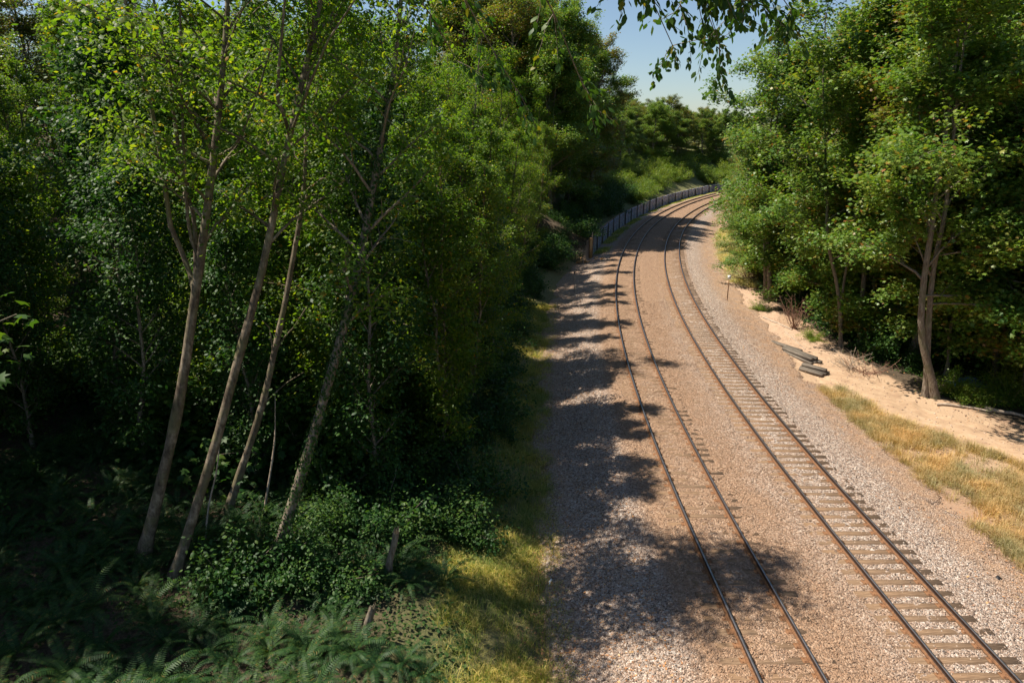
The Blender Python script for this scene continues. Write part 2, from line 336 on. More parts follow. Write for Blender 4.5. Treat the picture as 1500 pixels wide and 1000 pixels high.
# loose stones standing proud of the bed (near part)
OV = np.array([[1, 0, 0], [0, 1, 0], [-1, 0, 0], [0, -1, 0], [0, 0, 1], [0, 0, -1.]])
OF = np.array([[0, 1, 4], [1, 2, 4], [2, 3, 4], [3, 0, 4], [1, 0, 5], [2, 1, 5], [3, 2, 5], [0, 3, 5]])
def stones(n, s0, s1, u0, u1, r0, r1, power=1.6):
    s = s0 + (s1 - s0) * rng.random(n) ** power; u = u0 + (u1 - u0) * rng.random(n)
    x, y = tw(s, u); keep = (u > -7.4 + (fbm(x * .6, y * .6, 40) - .5) * 1.4) & (u < 7.0 + (fbm(x * .6, y * .6, 41) - .5) * 1.8)
    # keep the sleepers of the right track fairly clean
    tie = (np.abs(((s + 12) / .5) % 1 - .5) > .27) & (np.abs(u - 2.2) < 1.3); keep &= ~(tie & (rng.random(n) < .93))
    tie = (np.abs(((s + 12) / .5) % 1 - .5) > .27) & (np.abs(u + 2.2) < 1.3); keep &= ~(tie & (rng.random(n) < .93))
    for ru in (-2.95, -1.45, 1.45, 2.95): keep &= np.abs(u - ru) > .085
    s, u, x, y = s[keep], u[keep], x[keep], y[keep]; n = len(s)
    r = r0 + (r1 - r0) * rng.random(n) ** 2
    z = ballast_top(s, u) + .02 + r * .25
    v = OV[None] * (1 + (rng.random((n, 6, 3)) - .5) * .7)
    v = v + rng.normal(0, .22, v.shape); a = rng.random(n) * 6.28; b = rng.normal(0, .6, n)
    v = v * r[:, None, None] * np.array([1, .85, .7])
    ca, sa = np.cos(a), np.sin(a); X = v[..., 0] * ca[:, None] - v[..., 1] * sa[:, None]; Y = v[..., 0] * sa[:, None] + v[..., 1] * ca[:, None]
    cb, sb = np.cos(b), np.sin(b); Z = v[..., 2] * cb[:, None] + X * sb[:, None]; X = X * cb[:, None] - v[..., 2] * sb[:, None]
    P = np.stack([X + x[:, None], Y + y[:, None], Z + z[:, None]], -1).reshape(-1, 3)
    F = (OF[None] + np.arange(n)[:, None, None] * 6).reshape(-1, 3)
    ru = np.interp(u, [-8, -4.6, -4.0, -3, -2.2, -1.4, 0, .6, 1.2, 1.5, 1.8, 2.7, 3.2, 3.7, 5, 6, 7, 9], [.35, .2, .8, .9, .75, .9, .7, .5, .5, .6, .2, .2, .3, .12, .2, .45, .5, .6])
    di = ss(4.6, 5.8, u) * .6
    return mesh_arr('ballast_stones', P, [F], M['stone'], attrs={'rustdust': np.repeat(ru, 6), 'dirt': np.repeat(di, 6)})
o = link('ballast_stones', stones(150000, -6, 34, -8.3, 8.3, .014, .036)); tag(o, 'loose crushed stones lying over the whole ballast bed around both tracks', 'gravel', kind='stuff')

# dirt path between the dry grass and the right-hand trees
def pedge_in(s): return np.interp(s, [-14, 0, 6, 11, 15, 20, 30, 45, 60, 70], [17.5, 15.2, 12.6, 9.8, 8.0, 6.8, 6.6, 6.5, 6.7, 6.9])
def pedge_out(s): return np.interp(s, [-14, 0, 6, 11, 15, 20, 30, 45, 60, 70], [25, 19.8, 17.4, 15.2, 12.6, 10.8, 9.4, 8.6, 8.4, 7.6])
s, t, f = grid(np.arange(-14, 70, .13), np.linspace(-.25, 1.25, 50)); u = pedge_in(s) + (pedge_out(s) - pedge_in(s)) * t
x, y = tw(s, u); w = (fbm(x * .7, y * .7, 50, 5) - .5) * .8
e = np.minimum(t + w, 1 - t + w)
z = gz(x, y) + .015 - .16 * (1 - ss(-.06, .1, e)) - .1 * (1 - ss(-14, -12, s)) - .2 * ss(60, 70, s)
o = link('dirt_path', mesh_arr('dirt_path', np.c_[x, y, z], [f], M['dirt'], smooth=True, attrs={'stony': ss(16, 30, s)})); tag(o, kind='structure')

# ------------------------------------------------------------------ the two railway tracks
prof = np.array([[-.07, 0], [-.07, .012], [-.012, .035], [-.010, .118], [-.034, .13], [-.036, .16], [-.028, .172], [.028, .172], [.036, .16], [.034, .13], [.010, .118], [.012, .035], [.07, .012], [.07, 0]])
def rail(u0, parent):
    ss2 = np.concatenate([np.arange(-14, 60, 1.), np.arange(60, 222, 1.5)]); k = len(prof)
    P = []
    for px_, pz_ in prof:
        x, y = tw(ss2, u0 + px_); P.append(np.c_[x, y, np.full(len(ss2), -.172 + pz_)])
    v = np.stack(P, 1).reshape(-1, 3); n = len(ss2)
    i = np.arange(n - 1)[:, None] * k; j = np.arange(k)[None]; j2 = (j + 1) % k
    f = np.stack([i + j, i + k + j, i + k + j2, i + j2], -1).reshape(-1, 4)
    mi = np.tile(np.where(np.arange(k) == 6, 1, np.where((np.arange(k) >= 2) & (np.arange(k) <= 10), 2, 0)), n - 1)
    ends = np.array([list(range(k)), list(range((n - 1) * k, n * k))[::-1]])
    me = mesh_arr('rail', v, [f, ends], [M['rust'], M['railtop'], M['web']], np.concatenate([mi, [0, 0]]))
    return link('rail', me, parent)
def tie_mb(mb, c=(0, 0, 0), rz=0, L=2.6):
    mb.box((c[0], c[1], c[2] - .275), (L, .22, .17), rz, 0, jit=.004)
    for q in (-.75, .75):
        cx = c[0] + q * math.cos(rz); cy = c[1] + q * math.sin(rz)
        mb.box((cx, cy, c[2] - .183), (.36, .19, .018), rz, 1)
        for qq in (-.12, .12):
            for w in (-.06, .06): mb.box((cx + qq * math.cos(rz) - w * math.sin(rz), cy + qq * math.sin(rz) + w * math.cos(rz), c[2] - .168), (.025, .025, .02), rz, 1)
tie_me = []
for k in range(5):
    mb = MB(); tie_mb(mb, L=2.6 + .05 * k); tie_me.append(mb.mesh('sleeper', [M['sleeper'], M['rust']]))
for uc, lab in ((-2.2, 'left-hand railway track, its brown sleepers nearly buried in rusty ballast'), (2.2, 'right-hand railway track with clearly exposed brown sleepers on pale ballast')):
    t = empty('railway_track', (0, 0, 0)); tag(t, lab, 'railway track', 'the two curving railway tracks')
    rail(uc - .75, t); rail(uc + .75, t)
    far = MB(); k = 0; s_ = -8.
    while s_ < 215:
        x, y = tw(s_, uc); rz = heading(s_) + rng.normal(0, .012); z = rng.normal(0, .004) - (.006 if uc < 0 else 0)
        if k < 100:
            o = link('sleeper', tie_me[int(rng.integers(5))], t); jx = rng.normal(0, .03)
            o.location = (float(x) + jx, float(y), z); o.rotation_euler = (0, 0, rz)
        else: far.box((float(x), float(y), -.275 + z), (2.6, .22, .17), rz, 0)
        k += 1; s_ += .5
    o = far.build('distant_sleepers', [M['sleeper']], t); tag(o, kind='stuff')

# ------------------------------------------------------------------ foliage
LEAF = {
 'oval': (np.array([[0, 0, 0], [.27, .3, -.05], [.25, .68, -.04], [0, 1, -.1], [-.25, .68, -.04], [-.27, .3, -.05], [0, .5, .04]]), [np.array([[0, 1, 2, 6], [6, 2, 3, 4], [0, 6, 4, 5]])]),
 'diamond': (np.array([[0, 0, 0], [.3, .45, -.06], [0, 1, -.05], [-.3, .45, -.06]]), [np.array([[0, 1, 2, 3]])]),
 'maple': (np.array([[0, 0, 0], [.5, .12, -.05], [.33, .42, .0], [.58, .72, -.1], [.2, .66, .02], [0, 1.05, -.1], [-.2, .66, .02], [-.58, .72, -.1], [-.33, .42, 0], [-.5, .12, -.05]]), [np.array([[0, 1, 2, 8]]), np.array([[0, 8, 9]]), np.array([[2, 3, 4]]), np.array([[4, 5, 6]]), np.array([[6, 7, 8]]), np.array([[2, 4, 6, 8]])]),
}
def leaves(P, D, Nn, size, kind, name, mats):
    """P base points, D leaf direction, Nn approximate normal"""
    T, F = LEAF[kind]; n = len(P); k = len(T)
    D = D / (np.linalg.norm(D, axis=1)[:, None] + 1e-9)
    X = np.cross(D, Nn); X /= np.linalg.norm(X, axis=1)[:, None] + 1e-9; Z = np.cross(X, D)
    v = P[:, None] + size[:, None, None] * (T[None, :, 0, None] * X[:, None] + T[None, :, 1, None] * D[:, None] + T[None, :, 2, None] * Z[:, None])
    fs = {}
    for q in F: fs.setdefault(q.shape[1], []).append((q[None] + np.arange(n)[:, None, None] * k).reshape(-1, q.shape[1]))
    fl = [np.concatenate(w) for w in fs.values()]
    return mesh_arr(name, v.reshape(-1, 3), fl, mats)
def spray(centers, per, spread, flat, size, kind, name, mat, up=1.0, droop=.3, dirs=None):
    n = len(centers); c = np.repeat(centers, per, 0)
    o = rng.normal(0, 1, (n * per, 3)) * np.array([spread, spread, spread * flat])
    r2 = np.hypot(o[:, 0], o[:, 1]); o[:, 2] -= droop * r2 * .6
    a = rng.random(n * per) * 6.283
    D = np.c_[np.cos(a), np.sin(a), rng.normal(-droop, .35, n * per)]
    D[:, :2] += o[:, :2] / (spread + 1e-6) * .5
    Nn = np.c_[rng.normal(0, .45, n * per), rng.normal(0, .45, n * per), np.full(n * per, up)]
    sz = size * (.55 + .85 * rng.random(n * per))
    return leaves(c + o, D, Nn, sz, kind, name, mat)
def unit(v): return v / (np.linalg.norm(v) + 1e-9)
def curve(p, d, L, n, bend, wob):
    """polyline from p in direction d; bend = pull on z per step"""
    pts = [np.array(p, float)]; d = unit(np.array(d, float))
    for i in range(n):
        d = unit(d + np.array([0, 0, bend]) + rng.normal(0, wob, 3)); pts.append(pts[-1] + d * L / n)
    return np.array(pts)
def limbs_on(mb, trunk, rads, t0, nl, Rad, style, tops=1.0, azbias=None, bsz=1.0):
    """limbs and twigs; returns the points where leaf sprays sit"""
    cen = []; seg = np.r_[0, np.cumsum(np.linalg.norm(np.diff(trunk, axis=0), axis=1))]; Lt = seg[-1]
    for i in range(nl):
        t = t0 + (1 - t0) * ((i + rng.random()) / nl) ** .95
        p = np.array([np.interp(t * Lt, seg, trunk[:, k]) for k in range(3)]); r = np.interp(t * Lt, seg, rads)
        q = (t - t0) / (1 - t0 + 1e-6)
        if style == 'maple': L = Rad * (math.sin(math.pi * (.24 + .68 * q)) ** .6) * rng.uniform(.75, 1.2); el = rng.uniform(.1, 1.15) + q * .3; bend = -.07 + .05 * q
        else: L = Rad * (math.sin(math.pi * (.2 + .74 * q)) ** .8) * rng.uniform(.6, 1.15); el = rng.uniform(.5, .95) + q * .3; bend = -.02
        az = i * 2.4 + rng.normal(0, .4)
        if azbias is not None and rng.random() < .5: az = azbias + rng.normal(0, .6)
        d = (math.cos(az) * math.cos(el), math.sin(az) * math.cos(el), math.sin(el))
        lp = curve(p, d, L, 7, bend, .09); lr = max(r * .5, .02) * bsz * np.linspace(1, .18, 8)
        mb.tube(lp, lr, 5, cap=False)
        for k in range(2, 8):
            for side in (-1, 1):
                if rng.random() < .12: continue
                sl_ = L * rng.uniform(.22, .42) * (1.15 - .07 * k)
                dd = unit(lp[k] - lp[k - 1]); sd = np.cross(dd, [0, 0, 1.]) * side
                sp = curve(lp[k], dd * .7 + sd * rng.uniform(.5, 1.1) + np.array([0, 0, rng.normal(.12, .42)]), sl_, 4, -.04, .12)
                mb.tube(sp, lr[k] * .55 * np.linspace(1, .3, 5), 3, cap=False)
                cen += [sp[2], sp[3], sp[4]]
                if sl_ > 1.0:
                    for w in (-1, 1):
                        tp = curve(sp[3], unit(sp[4] - sp[3]) + sd * w * .8, sl_ * .45, 2, -.05, .2); cen += [tp[1], tp[2]]
        cen += [lp[5], lp[6], lp[7]]
    cen += list(trunk[-1] + rng.normal(0, .5, (6, 3)))
    return np.array(cen)
def trunk_path(h, lean, wob):
    n = 12; z = np.linspace(0, h, n); a = rng.random() * 6.28
    x = lean[0] * z / h * h * .1 + np.cumsum(rng.normal(0, wob, n)); y = lean[1] * z * .1 + np.cumsum(rng.normal(0, wob, n)); x -= x[0]; y -= y[0]
    return np.c_[x, y, z]
def make_tree(name, h, r, t0, nl, Rad, style, kind, leafmat, size, per, spread, flat, barkm, lean=(0, 0), fork=False, droop=.3):
    tp = trunk_path(h, lean, .13 if style == 'maple' else .1); rd = r * np.linspace(1, .22, 12) ** .8; rd[0] *= 1.5
    mb = MB(); mb.tube(tp, rd, 9, rough=.12); tp2 = tp
    cen = limbs_on(mb, tp, rd, t0, nl, Rad, style)
    if fork:
        b = tp[2]; fp = curve(b, (rng.normal(0, .3), rng.normal(0, .3), 1), h * .7, 9, .03, .05); fr = r * .7 * np.linspace(1, .2, 10)
        mb.tube(fp, fr, 7, rough=.1, cap=False); cen = np.vstack([cen, limbs_on(mb, fp, fr, .3, nl // 2, Rad * .8, style)])
    tm = mb.mesh('trunk', [barkm], True); cm = spray(cen, per, spread, flat, size, kind, 'crown', leafmat, droop=droop)
    return tm, cm
def place(name, variant, x, y, rz, sc, label, cat, group=None, tilt=(0, 0)):
    z = float(gz(x, y)) - .12
    o = empty(name, (x, y, z), rz); o.scale = (sc,) * 3 if np.isscalar(sc) else sc; o.rotation_euler = (tilt[0], tilt[1], rz)
    tag(o, label, cat, group)
    for nm, me in variant: link(nm, me, o)
    return o
rng = np.random.default_rng(11)
MAPLE = []
for k in range(6):
    tm, cm = make_tree('maple', 20, .24, .09, 34, 5.2, 'maple', 'maple', [M['maple'], M['maple'], M['maple'], M['maple_seed'], M['maple'], M['maple_seed']][k], .16, 20, .3, .85, M['bark'], (rng.normal(0, .3), rng.normal(0, .3)), k % 2 == 0)
    MAPLE.append([('trunk', tm), ('crown', cm)])
ALDER = []
for k in range(5):
    tm, cm = make_tree('alder', 19, .14, .12, 32, 3.2, 'alder', 'diamond', M['alder'], .16, 11, .22, .7, M['alder_bark'], (rng.normal(0, .4), rng.normal(0, .4)), False, .4)
    ALDER.append([('trunk', tm), ('crown', cm)])
CHERRY = []
for k in range(4):
    tm, cm = make_tree('cherry', 12.5, .09, .05, 34, 2.3, 'alder', 'oval', M['alder'] if k % 2 else M['shrub'], .15, 11, .3, .7, M['bark'], (rng.normal(0, .5), rng.normal(0, .3)), False, .5)
    CHERRY.append([('trunk', tm), ('crown', cm)])
YOUNG = []
for k in range(3):
    tm, cm = make_tree('young_maple', 12, .11, .17, 32, 3.7, 'maple', 'maple', M['maple'], .16, 20, .3, .85, M['bark'], (rng.normal(0, .3), rng.normal(0, .3)))
    YOUNG.append([('trunk', tm), ('crown', cm)])
def make_shrub(h, R, n, kind, mat, size, per, spread, woody=M['bark']):
    mb = MB(); cen = []
    for i in range(n):
        a = rng.random() * 6.283; el = rng.uniform(.35, 1.3); L = h * rng.uniform(.6, 1.1)
        c = curve((rng.normal(0, .12 * R), rng.normal(0, .12 * R), 0), (math.cos(a) * math.cos(el) * R / h * 1.2, math.sin(a) * math.cos(el) * R / h * 1.2, math.sin(el)), L, 6, -.05, .14)
        mb.tube(c, .018 * h ** .5 * np.linspace(1, .25, 7), 4, cap=False)
        for k in range(2, 7):
            cen.append(c[k])
            for w in range(3):
                q = curve(c[k], rng.normal(0, 1, 3) + np.array([0, 0, .3]), L * .25, 2, -.03, .2); cen += [q[1], q[2]]
    cen = np.array(cen); cen[:, 2] = np.maximum(cen[:, 2], .05)
    return [('stems', mb.mesh('stems', [woody], True)), ('foliage', spray(cen, per, spread, .6, size, kind, 'foliage', mat, droop=.3))]
SHRUB = [make_shrub(2.4, 1.9, 16, 'oval', M['shrub'], .15, 7, .2) for _ in range(3)] + [make_shrub(2.2, 1.8, 14, 'maple', M['shrub'], .13, 7, .24)]
LIME = [make_shrub(2.8, 2.2, 18, 'diamond', M['lime'], .14, 10, .22) for _ in range(2)]
# ferns
def make_fern(nf, L, seed):
    P = []; D = []; NN = []; SZ = []; mb = MB()
    for i in range(nf):
        a = i * 2.4 + rng.normal(0, .3); el = rng.uniform(.75, 1.25); l = L * rng.uniform(.7, 1.1)
        c = curve((0, 0, .02), (math.cos(a) * math.cos(el), math.sin(a) * math.cos(el), math.sin(el)), l, 12, -.17, .02)
        for j in range(26):
            t = .1 + .9 * j / 26; q = t * 12; k = min(int(q), 11); p = c[k] + (c[k + 1] - c[k]) * (q - k); d = unit(c[k + 1] - c[k])
            sd = unit(np.cross(d, [0, 0, 1.]) + 1e-6); w = l * .095 * math.sin(math.pi * min(t * .8 + .2, 1)) ** .8
            for sg in (-1, 1):
                P.append(p); D.append(sd * sg + d * .35 + np.array([0, 0, -.15])); NN.append(np.cross(sd, d)); SZ.append(w)
    P, D, NN, SZ = map(np.array, (P, D, NN, SZ)); 
    T = np.array([[0, 0, 0], [.11, .15, 0], [.06, .7, -.03], [0, 1, -.08], [-.09, .6, -.03], [-.1, .1, 0]])
    n = len(P); D /= np.linalg.norm(D, axis=1)[:, None]; X = np.cross(D, NN); X /= np.linalg.norm(X, axis=1)[:, None]; Z = np.cross(X, D)
    v = P[:, None] + SZ[:, None, None] * (T[None, :, 0, None] * 1.15 * X[:, None] + T[None, :, 1, None] * D[:, None] + T[None, :, 2, None] * Z[:, None])
    F = (np.array([[0, 1, 2, 3, 4, 5]])[None] + np.arange(n)[:, None, None] * 6).reshape(-1, 6)
    return mesh_arr('fern', v.reshape(-1, 3), [F], M['fern'])
FERN = [make_fern(20, 1.15, k) for k in range(4)]

# ---------- the slender trees standing near on the left, trunks traced at their own depth
rng = np.random.default_rng(23)
def solid_trunk(name, pix, w0, w1, label, cat='tree', ivy=False, limbs=10, Rad=2.6, t0=.45, topz=None, base=None, leafmat='alder', extra=(), barkm='alder_bark', per=14, group=None, lkind='oval', lsize=.10):
    b = hit(*pix[0]) if base is None else np.array(base, float); Y = b[1]
    pts = [atY(px, py, Y + .25 * i) for i, (px, py) in enumerate(pix)]; pts[0] = b - np.array([0, 0, .15])
    pts = np.array(pts)
    dirn = unit(pts[-1] - pts[-2])
    if topz:
        n = 5; last = pts[-1]; L = topz - last[2]
        dd = unit(dirn + np.array([0, 0, .6])); add = np.array([last + dd * L * (i + 1) / n / max(dd[2], .5) + rng.normal(0, .06, 3) for i in range(n)]); pts = np.vstack([pts, add])
    # resample
    seg = np.r_[0, np.cumsum(np.linalg.norm(np.diff(pts, axis=0), axis=1))]; m = 22
    tt = np.linspace(0, seg[-1], m); P = np.stack([np.interp(tt, seg, pts[:, k]) for k in range(3)], 1)
    P[1:-1] = (P[:-2] + 2 * P[1:-1] + P[2:]) / 4; P[1:-1] = (P[:-2] + 2 * P[1:-1] + P[2:]) / 4
    rd = np.interp(np.linspace(0, 1, m), [0, .05, .12, .6, 1], [w0 * 1.9, w0 * 1.15, w0, w1, w1 * .35]) / 2; rd = rd * (1 + (rng.random(m) < .25) * rng.uniform(.05, .16, m))
    root = empty(name, tuple(b)); tag(root, label, cat, group); off = -b
    mb = MB(); mb.tube(P + off, rd, 10, rough=.1)
    cen = limbs_on(mb, P + off, rd, t0, limbs, Rad, 'alder') if limbs else np.zeros((0, 3))
    for ex in extra:      # side stems: list of pixels, width
        q = np.array([atY(px, py, Y + .4 + .2 * i) for i, (px, py) in enumerate(ex[0])])[::-1] + off
        # grow from the joint on the trunk
        j = np.argmin(np.linalg.norm(P + off - q[0], axis=1)); q[0] = (P + off)[j]
        sg = np.r_[0, np.cumsum(np.linalg.norm(np.diff(q, axis=0), axis=1))]; tt = np.linspace(0, sg[-1], 12); q = np.stack([np.interp(tt, sg, q[:, k]) for k in range(3)], 1)
        mb.tube(q, ex[1] / 2 * np.linspace(1, .45, 12), 6, rough=.1)
        cen = np.vstack([cen, q[8:] + rng.normal(0, .3, (4, 3))])
    mb.build('trunk', [M[barkm]], root, True)
    if len(cen): link('crown', spray(cen, per, .26, .6, lsize, lkind, 'crown', M[leafmat], droop=.5), root)
    if ivy:
        k = 3800; t = rng.random(k) * ivy * seg[-1]; c = np.stack([np.interp(t, tt if False else np.linspace(0, seg[-1], m), P[:, a]) for a in range(3)], 1) + off
        rr = np.interp(t, np.linspace(0, seg[-1], m), rd) + .02 + rng.random(k) * .1; a = rng.random(k) * 6.283
        o_ = np.c_[np.cos(a), np.sin(a), rng.normal(0, .1, k)]
        link('ivy', leaves(c + o_ * rr[:, None], np.c_[rng.normal(0, .5, (k, 2)), -np.ones(k)], o_, .06 + .06 * rng.random(k), 'diamond', 'ivy', M['ivy']), root)
    return root
solid_trunk('alder_tree', [(205, 820), (228, 740), (262, 600), (288, 420), (315, 220), (328, 90), (335, 0)], .28, .18, 'pale thick trunk with two slim side stems forking off its left side', topz=18, limbs=22, Rad=3.8, t0=.5, per=12, lsize=.12,
    extra=[([(172, -40), (203, 77), (220, 150), (233, 213), (250, 333), (277, 393), (289, 425)], .14), ([(215, -40), (245, 80), (257, 187), (267, 260), (287, 327), (288, 410)], .12), ([(262, -40), (265, 60), (268, 200), (276, 340), (290, 400)], .09), ([(400, 60), (370, 160), (345, 215), (322, 240)], .07)])
solid_trunk('alder_tree', [(250, 850), (275, 780), (302, 700), (330, 600), (352, 510), (378, 430), (398, 330), (415, 240), (440, 130), (462, 40), (475, -20)], .23, .165, 'brown leaning trunk just right of the forked pale one, bending at its foot', topz=17.5, limbs=20, Rad=3.5, t0=.5, per=10, lsize=.12,
    extra=[([(420, -30), (412, 60), (405, 140), (418, 175), (420, 200)], .1), ([(520, 0), (480, 60), (455, 120), (430, 190)], .08)])
solid_trunk('alder_tree', [(330, 752), (355, 680), (385, 600), (402, 510), (420, 440), (430, 370), (445, 300), (450, 200)], .2, .13, 'thin grey stem leaning right between the two larger trunks, with a low crooked side branch', topz=16, limbs=8, Rad=2.2, t0=.6,
    extra=[([(450, 448), (430, 480), (415, 495), (402, 512)], .06), ([(385, 470), (395, 480), (402, 512)], .05), ([(445, 545), (420, 560), (395, 575)], .05)])
solid_trunk('ivy_clad_tree', [(388, 845), (412, 790), (440, 700), (470, 600), (512, 450), (530, 370), (545, 280), (560, 200), (575, 130), (585, 40)], .28, .17, 'thick trunk wrapped in ivy rising behind the ferns toward the centre', ivy=.8, topz=16.5, limbs=22, Rad=3.3, t0=.42, barkm='bark', per=10, lsize=.12)
solid_trunk('slender_tree', [(630, 520), (650, 440), (668, 360), (680, 270), (690, 215)], .2, .15, 'slender pale stem slanting right, rightmost of the bare stems mid forest', topz=17, limbs=8, Rad=2.2, t0=.55)
solid_trunk('slender_tree', [(620, 500), (637, 380), (648, 290), (655, 200)], .16, .12, 'slim upright stem close on the left of the slanting pale stem', topz=16, limbs=7, Rad=2.0, t0=.55)
solid_trunk('slender_tree', [(606, 470), (614, 340), (620, 240)], .12, .09, 'thinnest upright stem, left of the two slim pale stems mid forest', topz=15, limbs=6, Rad=1.8, t0=.55)
solid_trunk('slender_tree', [(170, 560), (172, 350), (170, 200), (168, 60), (160, -20)], .34, .26, 'dark trunk standing in shade far behind the forked pale trunk', topz=18, limbs=9, Rad=3, t0=.45, barkm='bark', base=(-24.5, 40, float(gz(-24.5, 40))), extra=[([(135, 20), (140, 80), (150, 130), (168, 180)], .14), ([(210, 60), (195, 110), (172, 190)], .12)])
# dead stems
for pix, w, lab in (([(283, 870), (300, 800), (305, 740), (318, 690), (325, 610)], .06, 'thin bare sapling stem rising right beside the foot of the leaning trunk'),
                    ([(385, 750), (398, 680), (403, 640), (403, 580)], .07, 'short dead grey stem standing left of the ivy-clad trunk')):
    solid_trunk('dead_sapling', pix, w, w * .7, lab, 'dead stem', limbs=0, barkm='deadwood', base=atY(pix[0][0], pix[0][1], 16.5) if pix[0][0] == 283 else None)
# broken snag
def snag(px, py, tx, ty, w, lab, topm='cutwood'):
    b = hit(px, py); t = atY(tx, ty, b[1] - .1); root = empty('broken_snag', tuple(b)); tag(root, lab, 'dead stump')
    mb = MB(); n = 12; P = np.linspace(b - [0, 0, .2], t, 6) - b; P[1:-1] += rng.normal(0, .02, (4, 3)); mb.tube(P, w / 2 * np.array([1.25, 1.05, 1, .95, .9, .85]), n, rough=.2)
    d = unit(P[-1] - P[-2]); top = P[-1]
    mb.build('trunk', [M['bark']], root)
    m2 = MB()
    for i in range(9):
        a = i * .7; q = top + np.array([math.cos(a), math.sin(a), 0]) * w * .3; m2.tube([q, q + d * rng.uniform(.06, .22)], [w * .16, w * .04], 4)
    m2.build('splintered_top', [M[topm]], root)
snag(565, 845, 580, 780, .19, 'grey broken trunk with a splintered pale top among the shrubs')
snag(530, 930, 545, 892, .2, 'low dark rotten stump among the ferns below the taller snag', 'bark')

# ---------- near cherry tree beside the camera whose boughs hang over the top of the view
rng = np.random.default_rng(5)
def near_tree():
    b = np.array([-6.2, 1.0, 0.]); b[2] = gz(b[0], b[1]); root = empty('overhanging_tree', tuple(b)); tag(root, 'near tree with broad dark leaves hanging into the top of the view against the sky', 'tree')
    mb = MB(); H = 17 - b[2]
    tp = np.array([[0, 0, -.2], [.1, .1, 4], [.25, .2, 8], [.4, .5, 12], [.7, .9, 15], [1.1, 1.2, H + 1.5]]); mb.tube(tp, [.34, .27, .24, .2, .15, .06], 10, rough=.1)
    cen = []; DD = []
    def bough(p, q, sag, r, n=12, tw_=1.0, den=1.0):
        p = np.array(p, float) - b; q = np.array(q, float) - b; t = np.linspace(0, 1, n)[:, None]
        c = p + (q - p) * t + np.array([0, 0, 1.]) * (sag * 4 * t * (1 - t)) + np.r_[np.zeros((1, 3)), rng.normal(0, .07, (n - 1, 3))]
        mb.tube(c, r * np.linspace(1, .2, n), 6, cap=False)
        for k in range(n // 3, n):
            for _ in range(max(1, int(4 * den))):
                dd = unit(c[k] - c[k - 1]) * .7 + rng.normal(0, .55, 3) + np.array([0, 0, -.25])
                tl = rng.uniform(.3, .85) * tw_; s2 = curve(c[k], dd, tl, 6, -.05, .15); mb.tube(s2, .008 * np.linspace(1, .4, 7), 3, cap=False)
                for j in range(1, 7):
                    for _ in range(3): cen.append(s2[j] + rng.normal(0, .035, 3)); DD.append(unit(s2[j] - s2[j - 1]) + rng.normal(0, .55, 3) + np.array([0, 0, -.5]))
    # boughs over the sky gap (top centre-right) and over the middle of the wood
    for q, den in (((3.3, 9.8, 13.1), 1.), ((4.0, 10.2, 12.9), 1.), ((3.6, 10.0, 13.0), 1.), ((2.4, 9.8, 12.6), 1.), ((2.9, 10.2, 12.8), 1.), ((3.0, 9.2, 12.9), 1.), ((3.7, 10.4, 13.9), 1.), ((2.6, 8.8, 13.1), 1.), ((2.2, 9.3, 12.9), 1.), ((2.9, 9.6, 12.6), .8), ((1.5, 8.2, 13.3), 1.), ((.9, 8.8, 13.4), 1.), ((.2, 8.4, 13.5), .8), ((-.8, 9.2, 13.5), .8), ((-1.8, 9.6, 13.7), .6), ((1.4, 9.7, 11.6), .7), ((.2, 10.2, 12.0), .6), ((-.6, 10.0, 12.3), .6)):
        bough((q[0] * .35 - 3.4, q[1] * .45 + .4, 15.6), (q[0] - .22, q[1], q[2] + .5), .75, .028, den=den)
    for q in ((-2.2, 3.6, 15.4), (-3.3, 4.2, 15.5), (-3.9, 4.4, 15.6)):
        mb.tube(np.array([(-5.5, 2.2, 14.6), ((-5.5 + q[0]) / 2, (2.2 + q[1]) / 2, 15.2), q]) - b, [.1, .07, .04], 6)
    mb.build('trunk', [M['bark']], root, True)
    cen = np.array(cen); DD = np.array(DD); n = len(cen)
    link('crown', leaves(cen, DD, np.c_[rng.normal(0, .6, (n, 2)), np.ones(n)], .105 * (.7 + .6 * rng.random(n)), 'oval', 'crown', M['cherry']), root)
near_tree()
# big-leaved maple bough reaching in from the left edge
def edge_maple():
    b = np.array([-11.5, 5.5, 0.]); b[2] = gz(b[0], b[1]); root = empty('young_maple', tuple(b)); tag(root, 'young maple with large lobed leaves reaching in at the left edge', 'tree')
    mb = MB(); tp = np.array([[0, 0, -.2], [.2, .2, 4], [.5, .6, 8], [.8, 1.2, 11]]); mb.tube(tp, [.14, .11, .08, .03], 8); cen = []
    for q in ((3.5, 5.2, 9.2), (3.2, 4.6, 8.2), (2.7, 5.5, 8.4)):
        st = np.array([.45, .5, 6.5]); t = np.linspace(0, 1, 9)[:, None]; c = st + (np.array([q[0], q[1], q[2] - b[2]]) - st) * t + rng.normal(0, .05, (9, 3)) * (t > 0); mb.tube(c, np.linspace(.05, .01, 9), 5, cap=False); cen += list(c[3:])
    mb.build('trunk', [M['bark']], root, True); link('crown', spray(np.array(cen), 9, .3, .45, .17, 'maple', 'crown', M['cherry'], droop=.4), root)
edge_maple()

